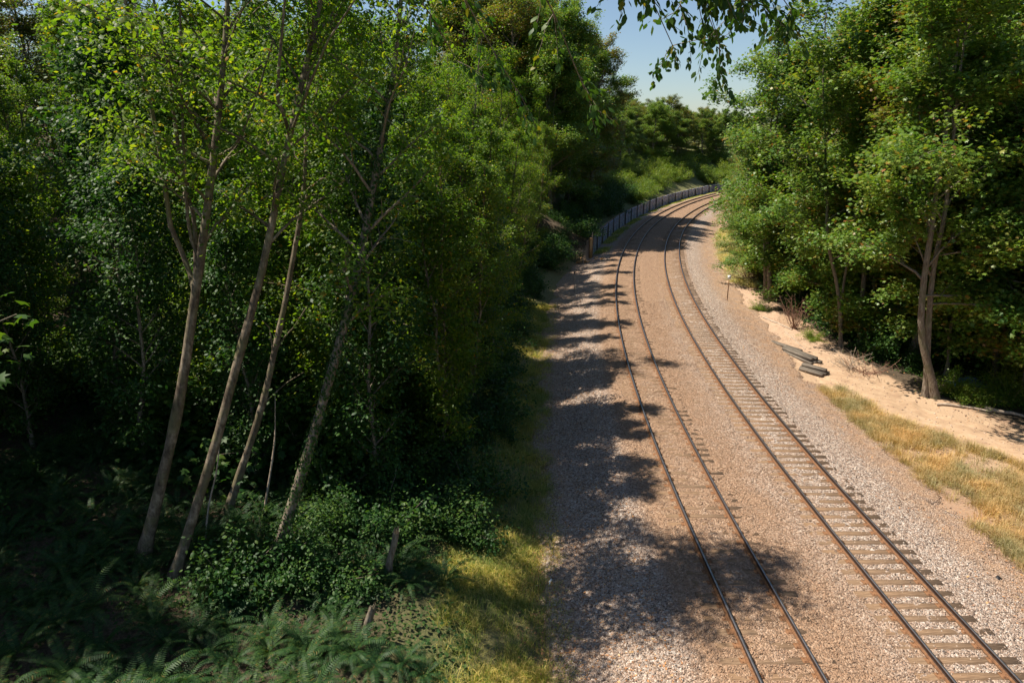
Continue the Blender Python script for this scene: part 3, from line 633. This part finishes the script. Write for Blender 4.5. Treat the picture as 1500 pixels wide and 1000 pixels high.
# ---------- left-hand wood
rng = np.random.default_rng(31)
named = [(-10.5, 18)]
cnt = 0
def clear_of(pts, x, y, d): return all((x - a) ** 2 + (y - b) ** 2 > d * d for a, b in pts)
LT = []
def left_row(s0, s1, u0, u1, n, dmin):
    tries = 0; k = 0
    while k < n and tries < 4000:
        tries += 1; s_ = rng.uniform(s0, s1); u_ = rng.uniform(u0, u1); x, y = map(float, tw(s_, u_))
        if not clear_of(LT, x, y, dmin): continue
        D = math.hypot(x, y)
        if D < 22 and x > -24: continue
        # keep a sight corridor open to the traced trunks
        if y < 26 and -16 < x < -1: continue
        LT.append((x, y)); k += 1
        yield s_, u_, x, y
names = {'edge': 'leafy alder overhanging the shaded ballast at the edge of the left-hand wood', 'mid': 'alder standing deep among the others in the left-hand wood', 'wall': 'tall leafy tree on the slope above the scrawled retaining wall'}
for s_, u_, x, y in left_row(8, 50, -13.4, -10.6, 24, 2.1):
    place('alder_tree', ALDER[int(rng.integers(5))], x, y, rng.random() * 6.28, rng.uniform(.56, .7), names['edge'], 'tree', 'alders along the left edge of the ballast', tilt=(0, .12))
for s_, u_, x, y in left_row(-6, 54, -21, -12.5, 40, 2.9):
    place('alder_tree', ALDER[int(rng.integers(5))], x, y, rng.random() * 6.28, rng.uniform(.72, .95), names['mid'], 'tree', 'alders filling the left-hand wood')
for s_, u_, x, y in left_row(-4, 58, -34, -19, 50, 3.1):
    place('alder_tree', (ALDER + CHERRY)[int(rng.integers(9))], x, y, rng.random() * 6.28, rng.uniform(.5, .8), 'lower leafy tree in the sunlit depth of the left-hand wood', 'tree', 'lower trees in the depth of the left-hand wood')
for s_, u_, x, y in left_row(-2, 62, -54, -33, 44, 4.0):
    place('maple_tree', MAPLE[int(rng.integers(6))], x, y, rng.random() * 6.28, rng.uniform(.55, .75), 'broad maple at the back of the left-hand wood', 'tree', 'maples at the back of the left-hand wood')
for x, y, k, sc in ((-18.5, 19, 0, .95), (-18, 13, 2, .9), (-22.5, 16.5, 1, 1.), (-23, 22.5, 4, .95), (-21.5, 9.5, 3, .9), (-27, 12, 0, 1.), (-27.5, 19, 2, 1.), (-17.5, 7, 4, .85)):  # unseen trees added left of the frame so the ferns fall in shade
    LT.append((x, y)); place('alder_tree', ALDER[k], x, y, rng.random() * 6.28, (sc * 1.15, sc * 1.15, sc), 'tall added alder out of view on the left, placed to shade the ferns', 'tree', 'added alders shading the ferns from out of view')
for s_, u_, x, y in left_row(60, 88, -24, -11.5, 20, 3.6):
    place('maple_tree', MAPLE[int(rng.integers(6))], x, y, rng.random() * 6.28, rng.uniform(.95, 1.15), names['wall'], 'tree', 'tall trees above the retaining wall')
for s_, u_, x, y in left_row(90, 172, -44, -17, 64, 4.0):
    q = rng.uniform(.42, .62)
    place('maple_tree', MAPLE[int(rng.integers(6))], x, y, rng.random() * 6.28, (q * 1.4, q * 1.4, q), 'smaller rounded tree far along the slope where the wall bends away', 'tree', 'small far trees on the slope')
for s_, u_, x, y in left_row(172, 260, -45, -3, 60, 4.4):
    q = rng.uniform(.38, .52)
    place('maple_tree', MAPLE[int(rng.integers(6))], x, y, rng.random() * 6.28, (q * 1.35, q * 1.35, q), 'distant tree closing the view beyond the bend of the tracks', 'tree', 'distant trees beyond the bend')
for x, y, k, sc, lab in ((-4.6, 21.0, 0, .9, 'leafy young tree filling the gap right of the ivy-clad trunk, nearest to the grass'), (-5.6, 22.5, 1, 1.0, 'leafy young tree directly behind the ivy-clad trunk'), (-2.6, 24.5, 3, .85, 'leafy young tree at the verge, second along from the nearest one'), (-4.6, 27.5, 2, 1.05, 'taller leafy young tree behind the second verge tree'), (-1.9, 30, 0, .9, 'leafy young tree at the verge before the slanting pale stem'), (-7.5, 26, 3, 1.1, 'leafy young tree seen between the thin grey stem and the ivy-clad trunk'), (-10.5, 24.5, 1, 1.1, 'leafy young tree seen between the two large leaning trunks'), (-14.5, 23.5, 2, 1.1, 'leafy young tree left of the forked pale trunk'), (-18, 22, 0, 1.1, 'dark leafy young tree at the far left of the view'), (-1.0, 35, 1, .85, 'leafy young tree at the verge beyond the slanting pale stem'), (-8.5, 20.5, 0, .75, 'low leafy young tree just behind the thin grey stem'), (-12.2, 20.5, 2, .8, 'low leafy young tree just behind the forked pale trunk'), (-12.5, 27.5, 3, 1.2, 'bushy young tree farther back behind the forked pale trunk')):
    LT.append((x, y)); place('young_cherry_tree', CHERRY[k], x, y, rng.random() * 6.28, sc, lab, 'tree')
for x, y, k, sc, lab in ((-2.6, 25.2, 3, .66, 'small alder nearest to the camera along the verge'), (-2.0, 29.4, 0, .66, 'small alder second from the camera along the verge')):
    LT.append((x, y)); place('alder_tree', ALDER[k], x, y, rng.random() * 6.28, sc, lab, 'tree')
for x, y, k, sc, lab in ((-6.6, 23.5, 2, .88, 'tall alder just behind the ivy-clad trunk'), (-5.9, 31, 4, .85, 'tall alder behind the verge saplings, in line with the slanting pale stem')):
    LT.append((x, y)); place('alder_tree', ALDER[k], x, y, rng.random() * 6.28, sc, lab, 'tree')
# shrubs
def scatter_shrubs(n, s0, s1, u0, u1, pool, sc, label, group, dmin=1.4, name='shrub', cond=None):
    pts = []; tries = 0
    while len(pts) < n and tries < 5000:
        tries += 1; s_ = rng.uniform(s0, s1); u_ = rng.uniform(u0, u1); x, y = map(float, tw(s_, u_))
        if not clear_of(pts, x, y, dmin) or (cond and not cond(s_, u_, x, y)): continue
        pts.append((x, y)); k = rng.uniform(*sc)
        place(name, pool[int(rng.integers(len(pool)))], x, y, rng.random() * 6.28, (k, k, k * rng.uniform(.8, 1.2)), label, 'shrub', group)
scatter_shrubs(50, 1.5, 50, -13.2, -9.6, SHRUB, (.4, .95), 'green shrub in the hedge-like row behind the grassy verge', 'shrubs along the left verge', 1.3)
scatter_shrubs(80, 3, 50, -28, -12.5, SHRUB, (.9, 1.7), 'tall undergrowth shrub in the shade beneath the alders', 'undergrowth shrubs beneath the alders', 2.0, cond=lambda s, u, x, y: not (y < 21 and x > -16))
scatter_shrubs(12, -2, 4, -24, -12.5, SHRUB, (.35, .75), 'low leafy bush growing among the ferns', 'low bushes among the ferns', 1.2, cond=lambda s, u, x, y: x < -14 or (x > -7.5))
scatter_shrubs(34, 49, 104, -12, -7.8, SHRUB, (.7, 1.2), 'dark shrub on the slope directly above the near part of the wall', 'shrubs above the near part of the wall', 1.8)
scatter_shrubs(80, 96, 185, -19, -7.6, LIME, (.7, 1.35), 'bright yellow-green bush on the sunny slope above the far part of the wall', 'sunny bushes above the far wall', 2.0, name='sunny_bush')
# ferns
k = 0; pts = []; tries = 0
while k < 280 and tries < 15000:
    tries += 1; x = rng.uniform(-16, -1.8); y = rng.uniform(9.5, 24)
    if not clear_of(pts, x, y, .46) or rng.random() < ss(-3.2, -1.6, x): continue
    pts.append((x, y)); k += 1; o = link('sword_fern', FERN[int(rng.integers(4))]); q = rng.uniform(.75, 1.25)
    o.location = (x, y, float(gz(x, y)) - .03); o.rotation_euler = (rng.normal(0, .1), rng.normal(0, .1), rng.random() * 6.28); o.scale = (q,) * 3
    tag(o, 'arching sword fern on the shady floor beneath the leaning trunks', 'fern', 'sword ferns on the forest floor')
# ivy ground cover
n = 90000; x = rng.uniform(-26, 0, n); y = rng.uniform(9, 42, n) ; s_, u_ = tsu(x, y); kp = (u_ < -9.6) & (rng.random(n) < .35 + .65 * ss(.4, .6, fbm(x * .7, y * .7, 77))); x, y = x[kp], y[kp]; n = len(x)
z = gz(x, y) + rng.random(n) * .22 - .03
o = link('ground_ivy', leaves(np.c_[x, y, z], rng.normal(0, 1, (n, 3)) * [1, 1, .3], np.c_[rng.normal(0, .4, (n, 2)), np.ones(n)], .07 + .09 * rng.random(n), 'diamond', 'ground_ivy', M['ivy'])); tag(o, 'low ivy and leafy ground cover carpeting the shaded woodland floor', 'ground cover', kind='stuff')

# ---------- grasses
def blades(name, x, y, h, mat, lean=.5, width=.012, clump=None):
    n = len(x); z = gz(x, y) - .04; a = rng.random(n) * 6.283 if clump is None else clump; L = h * (.5 + rng.random(n)); b = np.abs(rng.normal(0, lean, n))
    dx, dy = np.cos(a), np.sin(a); w = width * (.6 + .8 * rng.random(n)); px_, py_ = -dy * w / 2, dx * w / 2
    mx, my, mz = x + dx * b * L * .35, y + dy * b * L * .35, z + L * .62; tx, ty, tz = x + dx * b * L, y + dy * b * L, z + L * np.maximum(.95 - b * .45, .25)
    v = np.stack([np.c_[x - px_, y - py_, z], np.c_[x + px_, y + py_, z], np.c_[mx + px_ * .8, my + py_ * .8, mz], np.c_[mx - px_ * .8, my - py_ * .8, mz], np.c_[tx, ty, tz]], 1).reshape(-1, 3)
    i = np.arange(n)[:, None] * 5
    return link(name, mesh_arr(name, v, [i + np.array([[0, 1, 2, 3]]), i + np.array([[3, 2, 4]])], mat))
rng = np.random.default_rng(47)
def patch(n, s0, s1, u0, u1, pw=1.5, cond=None, nc=None, cr=.12):
    nc = nc or n // 40; s_ = s0 + (s1 - s0) * rng.random(nc) ** pw; u_ = (rng.uniform(0, 1, nc)); u_ = u0(s_) + (u1(s_) - u0(s_)) * u_
    x, y = tw(s_, u_); 
    if cond is not None: kp = cond(s_, u_, x, y); x, y = x[kp], y[kp]
    i = rng.integers(0, len(x), n); ox = rng.normal(0, cr, n); oy = rng.normal(0, cr, n)
    return x[i] + ox, y[i] + oy, np.arctan2(oy, ox) + rng.normal(0, .6, n)
x, y, a = patch(150000, -8, 34, lambda s: -10.6 - 0 * s, lambda s: -7.2 - .6 * ss(20, 50, s), 1.6, lambda s, u, x, y: rng.random(len(s)) < .25 + .75 * ss(.4, .6, fbm(x * .9, y * .9, 60)), 5200, .13)
o = blades('verge_grass', x, y, .24, M['grass'], .8, .009, a); tag(o, 'soft half-dry grass along the left edge of the ballast', 'grass', kind='stuff')
x, y, a = patch(150000, -10, 17, lambda s: 6.9 + 0 * s, lambda s: pedge_in(s) + .6, 1.3, lambda s, u, x, y: rng.random(len(s)) < .14 + .86 * ss(.42, .6, fbm(x * .8, y * .8, 61)) * (u < pedge_in(s) + .8), 5200, .12)
o = blades('dry_grass', x, y, .36, M['straw'], .7, .011, a); tag(o, 'dry straw-coloured grass between the right shoulder and the dirt path', 'grass', kind='stuff')
x, y, a = patch(40000, 44, 84, lambda s: 7.6 + 0 * s, lambda s: 9.6 + 0 * s, 1., lambda s, u, x, y: rng.random(len(s)) < .3 + .7 * ss(.4, .6, fbm(x * .5, y * .5, 62)), 900, .3)
o = blades('bleached_grass', x, y, .5, M['bleached'], .9, .03, a); tag(o, 'bleached yellow grass beside the right-hand side of the bend', 'grass', kind='stuff')
x, y, a = patch(30000, 57, 165, lambda s: -6.0 + 0 * s, lambda s: -5.0 + 0 * s, 1., lambda s, u, x, y: rng.random(len(s)) < ss(.4, .55, fbm(x * .3, y * .3, 63)), 900, .3)
o = blades('wall_foot_grass', x, y, .3, M['grass'], .8, .03, a); tag(o, 'yellowish grass strip along the foot of the retaining wall', 'grass', kind='stuff')

n = 9000; s_ = -10 + 70 * rng.random(n); u_ = rng.uniform(6.3, 17, n); x, y = tw(s_, u_); kp = u_ < pedge_out(s_) + .3; x, y, u_ = x[kp], y[kp], u_[kp]; n = len(x); r_ = .012 + .04 * rng.random(n) ** 3
v = OV[None] * r_[:, None, None] * (1 + rng.normal(0, .22, (n, 6, 3))) + np.stack([x, y, gz(x, y) + .02], -1)[:, None]
o = link('path_pebbles', mesh_arr('path_pebbles', v.reshape(-1, 3), [(OF[None] + np.arange(n)[:, None, None] * 6).reshape(-1, 3)], M['stone'], attrs={'rustdust': np.full(n * 6, .4), 'dirt': np.full(n * 6, .3)})); tag(o, 'scattered pebbles on the sandy dirt path', 'gravel', kind='stuff')
# dead leaves and chips
n = 26000; s_ = -8 + 70 * rng.random(n) ** 1.3; u_ = np.where(rng.random(n) < .5, rng.uniform(-8.5, -4.5, n), rng.uniform(4.2, 15, n)); x, y = tw(s_, u_)
kp = (u_ < 0) | (rng.random(n) < .2 + .8 * ss(.45, .6, fbm(x * .5, y * .5, 90))); x, y, s_, u_ = x[kp], y[kp], s_[kp], u_[kp]; n = len(x)
z = np.maximum(gz(x, y) + .03, np.where((u_ < 7.3) & (u_ > -8), ballast_top(s_, u_) + .035, -9)); M['litter'] = N('leaf_litter'); M['litter'].base(M['litter'].ramp(M['litter'].island(), [(0, (.12, .06, .03)), (.5, (.35, .17, .08)), (.8, (.45, .22, .08)), (1, (.5, .38, .22))]), .8); M['litter'] = M['litter'].m
o = link('dead_leaves', leaves(np.c_[x, y, z], rng.normal(0, 1, (n, 3)) * [1, 1, .25], np.c_[rng.normal(0, .3, (n, 2)), np.ones(n)], .04 + .06 * rng.random(n), 'diamond', 'dead_leaves', M['litter'])); tag(o, 'fallen brown and orange leaves strewn over the shoulders and the dirt path', 'leaf litter', kind='stuff')
# ---------- retaining wall with posts
root = empty('retaining_wall', (0, 0, 0)); tag(root, 'long low board retaining wall with faded paint scrawls curving along the left side of the bend', 'wall')
s_ = WALL_S0; L = 2.4; k = 0
while s_ < WALL_S1:
    x, y = map(float, tw(s_ + L / 2, WALL_U)); rz = heading(s_ + L / 2); h = 1.9 + rng.normal(0, .03); rz2 = rz + math.pi / 2
    mb = MB()
    for j in range(6): mb.box((0, 0, (j + .5) * h / 6 + rng.normal(0, .004)), (L - .03 + rng.normal(0, .012), .07 + .01 * (j % 2), h / 6 - .012), 0, 0)
    o = mb.build('panel', [M['wall']], root); o.location = (x, y, -.72); o.rotation_euler = (0, 0, rz2)
    x, y = map(float, tw(s_, WALL_U + .09)); 
    if k % 2 == 0:
        mb = MB(); mb.box((0, 0, h / 2 + .05), (.13, .13, h + .1 + rng.uniform(0, .25)), 0, 0, jit=.01)
        o = mb.build('post', [M['oldwood']], root); o.location = (x, y, -.72); o.rotation_euler = (rng.normal(0, .02), rng.normal(0, .02), rz2)
    s_ += L; k += 1
# orange end post and rusty scraps
x, y = map(float, tw(WALL_S0 - .5, WALL_U)); b = (x, y, float(gz(x, y)))
root = empty('timber_post', (x, y, -.7)); tag(root, 'weathered orange timber post at the near end of the retaining wall', 'post')
mb = MB(); mb.box((0, 0, 1.1), (.3, .3, 2.2), .2, 0, jit=.01); mb.build('post_shaft', [M['orangewood']], root)
mb = MB(); mb.box((.12, .02, 2.2), (.1, .12, 1.1), .2, 0, jit=.02); mb.build('thin_extension', [M['deadwood']], root)
for i, (ds, du, lab) in enumerate(((-3.2, -.3, 'larger heap of rusty orange bark and scrap at the foot of the timber post'), (-2.6, 1.3, 'smaller heap of rusty orange scrap nearer the left track'))):
    x, y = map(float, tw(WALL_S0 + ds, WALL_U + du)); o = empty('scrap_heap', (x, y, float(gz(x, y)))); tag(o, lab, 'scrap heap'); mb = MB()
    for q in range(14 - 5 * i):
        mb = MB(); mb.box((0, 0, 0), (rng.uniform(.2, .6), rng.uniform(.08, .2), .05), 0, 0, jit=.02); p = mb.build('scrap', [M['orangewood']], o)
        p.location = (rng.normal(0, .4), rng.normal(0, .4), rng.uniform(.04, .25)); p.rotation_euler = (rng.normal(0, .4), rng.normal(0, .4), rng.random() * 3)
# ---------- marker posts
def marker(px, py, h, lab, plate):
    b = hit(px, py); root = empty('marker_post', tuple(b)); tag(root, lab, 'marker post')
    mb = MB(); mb.box((0, 0, h / 2 - .1), (.06, .05, h + .2), 0, 0); mb.build('post_shaft', [M['rust'] if plate else M['deadwood']], root)
    if plate: mb = MB(); mb.box((0, -.035, h - .12), (.26, .015, .3), 0, 0); mb.build('plate', [M['white']], root)
    else: mb = MB(); mb.box((0, -.035, h - .12), (.12, .02, .2), 0, 0); mb.build('plate', [M['oldwood']], root)
marker(1065, 441, 2.05, 'rusty marker post with a small white plate on the right shoulder', True)
marker(841, 430, 1.9, 'thin pale marker post standing on the left shoulder by the shrubs', False)

# ---------- stacks of old sleepers beside the path
def old_stack(px, py, rz, items, lab):
    b = hit(px, py); root = empty('timber_stack', tuple(b), rz); tag(root, lab, 'timber stack', 'old sleepers stacked by the path')
    for (dx, dy, dz, L, tl) in items:
        mb = MB(); mb.box((0, 0, 0), (L, .23, .17), 0, 0, jit=.008); o = mb.build('old_sleeper', [M['oldwood']], root); o.location = (dx, dy, dz + .09); o.rotation_euler = (0, tl, rng.normal(0, .03))
old_stack(1178, 524, RAD(110), [(0, 0, 0, 2.5, 0), (.1, .27, .0, 2.6, 0), (-.05, .54, 0, 2.4, 0), (.2, .14, .18, 2.5, 0), (.15, .42, .18, 2.5, .02), (1.9, -.3, .05, 2.6, .05)], 'farther and larger stack of grey old sleepers lying by the shoulder')
old_stack(1196, 544, RAD(125), [(0, 0, 0, 1.4, 0), (.05, .26, 0, 1.5, 0), (.0, .52, 0, 1.4, 0), (.05, .2, .18, 1.4, 0)], 'nearer and shorter stack of grey old sleepers lying by the shoulder')

# ---------- dead brush
def brush(px, py, h, n, mat, lab, name='dead_brush', spread=1., flat=.3):
    b = hit(px, py); root = empty(name, tuple(b)); tag(root, lab, 'dead brush'); mb = MB()
    for i in range(n):
        a = rng.random() * 6.283; d = (math.cos(a) * spread, math.sin(a) * spread, rng.uniform(flat, 1.2)); c = curve((rng.normal(0, .25 * spread), rng.normal(0, .25 * spread), -.05), d, h * rng.uniform(.5, 1.1), 7, .0, .12)
        mb.tube(c, .022 * np.linspace(1, .3, 8), 4, cap=False)
        for k in (3, 4, 5, 6):
            mb.tube(curve(c[k], rng.normal(0, 1, 3) + np.array([0, 0, .3]), h * .3, 3, 0, .15), .009 * np.linspace(1, .4, 4), 3, cap=False)
    mb.build('branches', [mat], root)
brush(1163, 482, 2.6, 26, M['twig'], 'upright reddish-brown dead brush at the edge of the trees', spread=.35, flat=.7)
brush(1243, 540, 1.7, 22, M['deadwood'], 'tangle of pale dead branches at the foot of the trees beside the path', spread=1.0, flat=.15)
brush(1272, 548, 1.6, 20, M['twig'], 'dark tangle of fallen twigs just right of the pale dead branches', spread=1.1, flat=.1)
brush(1095, 412, 3.0, 50, M['twig'], 'brown thicket of dry stems left of the thick double trunk', spread=.8, flat=.25)
brush(1068, 306, 2.2, 34, M['twig'], 'far pile of dark brush beside the right track at the bend', spread=1.0, flat=.1)
brush(846, 372, 1.5, 30, M['deadwood'], 'bleached dead stems on the bank at the near end of the wall', spread=1.2, flat=.15)
# fallen logs along the path edge
for p0, p1, w, lab in (((1372, 594), (1452, 604), .12, 'thin fallen branch along the path edge near the bent trunk'), ((1442, 600), (1500, 612), .2, 'grey fallen log at the right end of the path edge'), ((1118, 466), (1160, 484), .14, 'brown fallen log lying at the edge of the trees by the dry brush'), ((1150, 487), (1180, 512), .08, 'thin fallen pole behind the farther timber stack')):
    a = hit(*p0); b = hit(*p1); c = (a + b) / 2; P = np.linspace(a, b, 7) - c; P[:, 2] = gz(P[:, 0] + c[0], P[:, 1] + c[1]) - c[2] + w * .4; mb = MB(); mb.tube(P, w / 2 * np.linspace(1, .7, 7), 7, rough=.2)
    o = mb.build('fallen_log', [M['deadwood']]); o.location = tuple(c); tag(o, lab, 'log')
# small litter
b = hit(1460, 850); mb = MB(); q = OV * .13 * (1 + rng.normal(0, .15, (6, 3))); mb.add(q, OF); o = mb.build('dark_stone', [M['black']]); o.location = (b[0], b[1], b[2] + .05); tag(o, 'lone black lump lying on the reddish dirt at the right shoulder', 'stone')
b = hit(806, 855); mb = MB(); mb.tube([(-.04, -.14, 0), (-.01, 0, .01), (.04, .14, 0)], [.03, .045, .03], 7); o = mb.build('pale_wood_chip', [M['white']]); o.location = (b[0], b[1], b[2] + .06); tag(o, 'small pale litter piece at the edge of the shaded grass', 'litter')
b = hit(1418, 566); mb = MB()
gx, gy, gf = grid(np.linspace(-1, 1, 14), np.linspace(-.6, .6, 10)); mb.add(np.c_[gx, gy, .12 + .45 * np.exp(-(gx ** 2 * 2 + gy ** 2 * 5)) + rng.normal(0, .035, len(gx))], gf); o = mb.build('tarpaulin', [M['blue']]); o.location = tuple(b); tag(o, 'crumpled blue tarpaulin in the shade behind the green bush by the path', 'tarpaulin')

# ---------- right-hand wood
rng = np.random.default_rng(53)
RT = []
def right_tree(px, py, var, sc, lab, rz=None, tilt=(0, 0)):
    b = hit(px, py); RT.append((b[0], b[1]))
    return place('maple_tree', MAPLE[var], b[0], b[1], rng.random() * 6.28 if rz is None else rz, sc, lab, 'tree', tilt=tilt)
def maple_custom(px, py, paths, w, lab, h=19, Rad=4.6, ivy=None):
    b = hit(px, py); RT.append((b[0], b[1])); root = empty('maple_tree', tuple(b)); tag(root, lab, 'tree'); mb = MB(); cen = np.zeros((0, 3))
    for q, path in enumerate(paths):
        P = np.array([atY(*p, b[1] + .3 * q) for p in path]) - b; P[0][2] -= .15; last = P[-1]; d = unit(P[-1] - P[-2]) * .5 + np.array([0, 0, .8]); n = 6; H = h - last[2]
        P = np.vstack([P, [last + unit(d) * H * (i + 1) / n + rng.normal(0, .12, 3) for i in range(n)]])
        sg = np.r_[0, np.cumsum(np.linalg.norm(np.diff(P, axis=0), axis=1))]; tt = np.linspace(0, sg[-1], 18); P = np.stack([np.interp(tt, sg, P[:, k]) for k in range(3)], 1); P[1:-1] = (P[:-2] + 2 * P[1:-1] + P[2:]) / 4
        rd = w[q] / 2 * np.interp(np.linspace(0, 1, 18), [0, .06, 1], [1.4, 1, .2]); mb.tube(P, rd, 10, rough=.12)
        cen = np.vstack([cen, limbs_on(mb, P, rd, .26, 16, Rad, 'maple')])
    mb.build('trunk', [M['bark']], root, True); link('crown', spray(cen, 20, .3, .85, .16, 'maple', 'crown', M['maple'], droop=.3), root)
maple_custom(1364, 582, [[(1371, 583), (1366, 545), (1350, 515), (1348, 470), (1354, 400)], [(1357, 580), (1358, 520), (1362, 440), (1368, 380)]], [.38, .32], 'twin-trunked maple with a crooked lower trunk right at the path edge')
maple_custom(1462, 562, [[(1458, 562), (1459, 500), (1460, 400), (1462, 330)], [(1471, 562), (1470, 500), (1473, 400), (1480, 330)], [(1464, 562), (1448, 480), (1425, 440)]], [.3, .26, .12], 'maple with two straight close trunks near the right edge of the view')
maple_custom(1232, 508, [[(1232, 508), (1231, 450), (1228, 420), (1215, 370), (1208, 340)], [(1232, 505), (1233, 430), (1242, 380)]], [.24, .17], 'maple whose slim trunk forks low, standing behind the pale dead branches')
maple_custom(1260, 508, [[(1260, 508), (1262, 460), (1266, 400), (1270, 350)]], [.32], 'straight grey trunk immediately right of the low-forking maple')
maple_custom(1278, 505, [[(1278, 505), (1280, 450), (1280, 390)]], [.26], 'thinner straight trunk, third in the cluster behind the dead branches')
maple_custom(1126, 440, [[(1128, 442), (1127, 400), (1124, 340), (1124, 300)], [(1121, 440), (1121, 400), (1120, 330)]], [.4, .28], 'maple with a thick double trunk beside the dry brown thicket')
def right_row(s0, s1, d0, d1, n, dmin, sc, lab, grp, name='maple_tree', pool=MAPLE, wide=1.12):
    k = 0; tries = 0
    while k < n and tries < 4000:
        tries += 1; s_ = rng.uniform(s0, s1); u_ = float(redge(s_)) + rng.uniform(d0, d1); x, y = map(float, tw(s_, u_))
        if not clear_of(RT, x, y, dmin): continue
        if s_ < 18 and u_ < 15 + 3: continue
        RT.append((x, y)); k += 1
        q = rng.uniform(*sc); place(name, pool[int(rng.integers(len(pool)))], x, y, rng.random() * 6.28, (q * wide, q * wide, q), lab, 'tree', grp)
right_row(22, 42, 2.4, 7, 10, 3.0, (.85, 1.0), 'leafy maple in the front rank of the right-hand wood beyond the timber stacks', 'front maples of the right-hand wood')
right_row(42, 75, 1.8, 7, 16, 3.0, (.54, .64), 'leafy maple in the front rank past the thick double trunk', 'front maples past the double trunk', wide=1.25)
right_row(75, 155, .4, 8, 32, 3.4, (.44, .56), 'maple crowding the inside of the bend farther along the right track', 'maples inside the bend', wide=1.35)
right_row(6, 45, 4.5, 36, 60, 3.6, (.9, 1.1), 'maple standing deeper inside the right-hand wood', 'inner maples of the right-hand wood')
right_row(45, 190, 8, 36, 54, 4.6, (.5, .64), 'far maple deep behind the inside of the bend', 'far inner maples of the right-hand wood', wide=1.25)
RT2 = RT; 
for s_, d_, k, sc in ((8, 5.5, 0, 1.), (13, 4, 1, .9), (17, 4.5, 2, 1.05), (21, 4.6, 0, .95), (25, 4.0, 1, 1.1), (30, 3.6, 2, .95), (34, 3.4, 0, 1.), (39, 3.2, 1, 1.), (45, 3.4, 2, .95), (51, 3.2, 0, .85), (57, 3.0, 1, .85), (63, 2.8, 2, .8), (70, 2.6, 0, .8), (11, 9, 2, 1.1), (19, 9, 1, 1.1), (28, 8, 0, 1.1)):
    x, y = map(float, tw(s_, float(redge(s_)) + d_)); place('young_maple', YOUNG[k], x, y, rng.random() * 6.28, sc, 'young maple with low hanging foliage filling a gap in the right-hand wood', 'tree', 'young maples filling the right-hand wood')
# undergrowth at the right
def right_shrubs(n, s0, s1, d0, d1, pool, sc, lab, grp, dmin, name='shrub'):
    pts = []; tries = 0
    while len(pts) < n and tries < 4000:
        tries += 1; s_ = rng.uniform(s0, s1); u_ = float(redge(s_)) + rng.uniform(d0, d1); x, y = map(float, tw(s_, u_))
        if not clear_of(pts, x, y, dmin): continue
        pts.append((x, y)); k = rng.uniform(*sc); place(name, pool[int(rng.integers(len(pool)))], x, y, rng.random() * 6.28, k, lab, 'shrub', grp)
right_shrubs(44, 22, 75, 1.6, 7, SHRUB, (.6, 1.1), 'shaded shrub beneath the front maples on the right', 'shrubs beneath the right maples', 1.8)
right_shrubs(26, 2, 30, 6, 22, SHRUB, (.6, 1.2), 'shaded shrub farther back beneath the maples on the right', 'shrubs deep in the right-hand wood', 2.2)
right_shrubs(10, 40, 130, .2, 1.6, LIME, (.3, .55), 'small sunlit weed bush at the right-hand forest edge', 'sunlit weed bushes at the forest edge', 2.0, 'weed_bush')
for px, py, k, lab in ((1392, 578, .62, 'bright green bush just right of the crooked twin-trunked maple'), (1412, 588, .42, 'low lime-green bush between the fallen branch and the blue tarpaulin'), (1482, 590, .75, 'green bush in front of the two straight close trunks'), (1440, 592, .4, 'small leafy bush beside the path edge below the straight trunks'), (1503, 596, .7, 'green bush cut off by the right edge of the view'), (1112, 455, .35, 'small lime-green weed bush below the thick double trunk'), (1190, 498, .35, 'low green weed bush right of the reddish dead brush')):
    b = hit(px, py); place('sunny_bush', LIME[int(rng.integers(2))], b[0], b[1], rng.random() * 6.28, k, lab, 'bush')
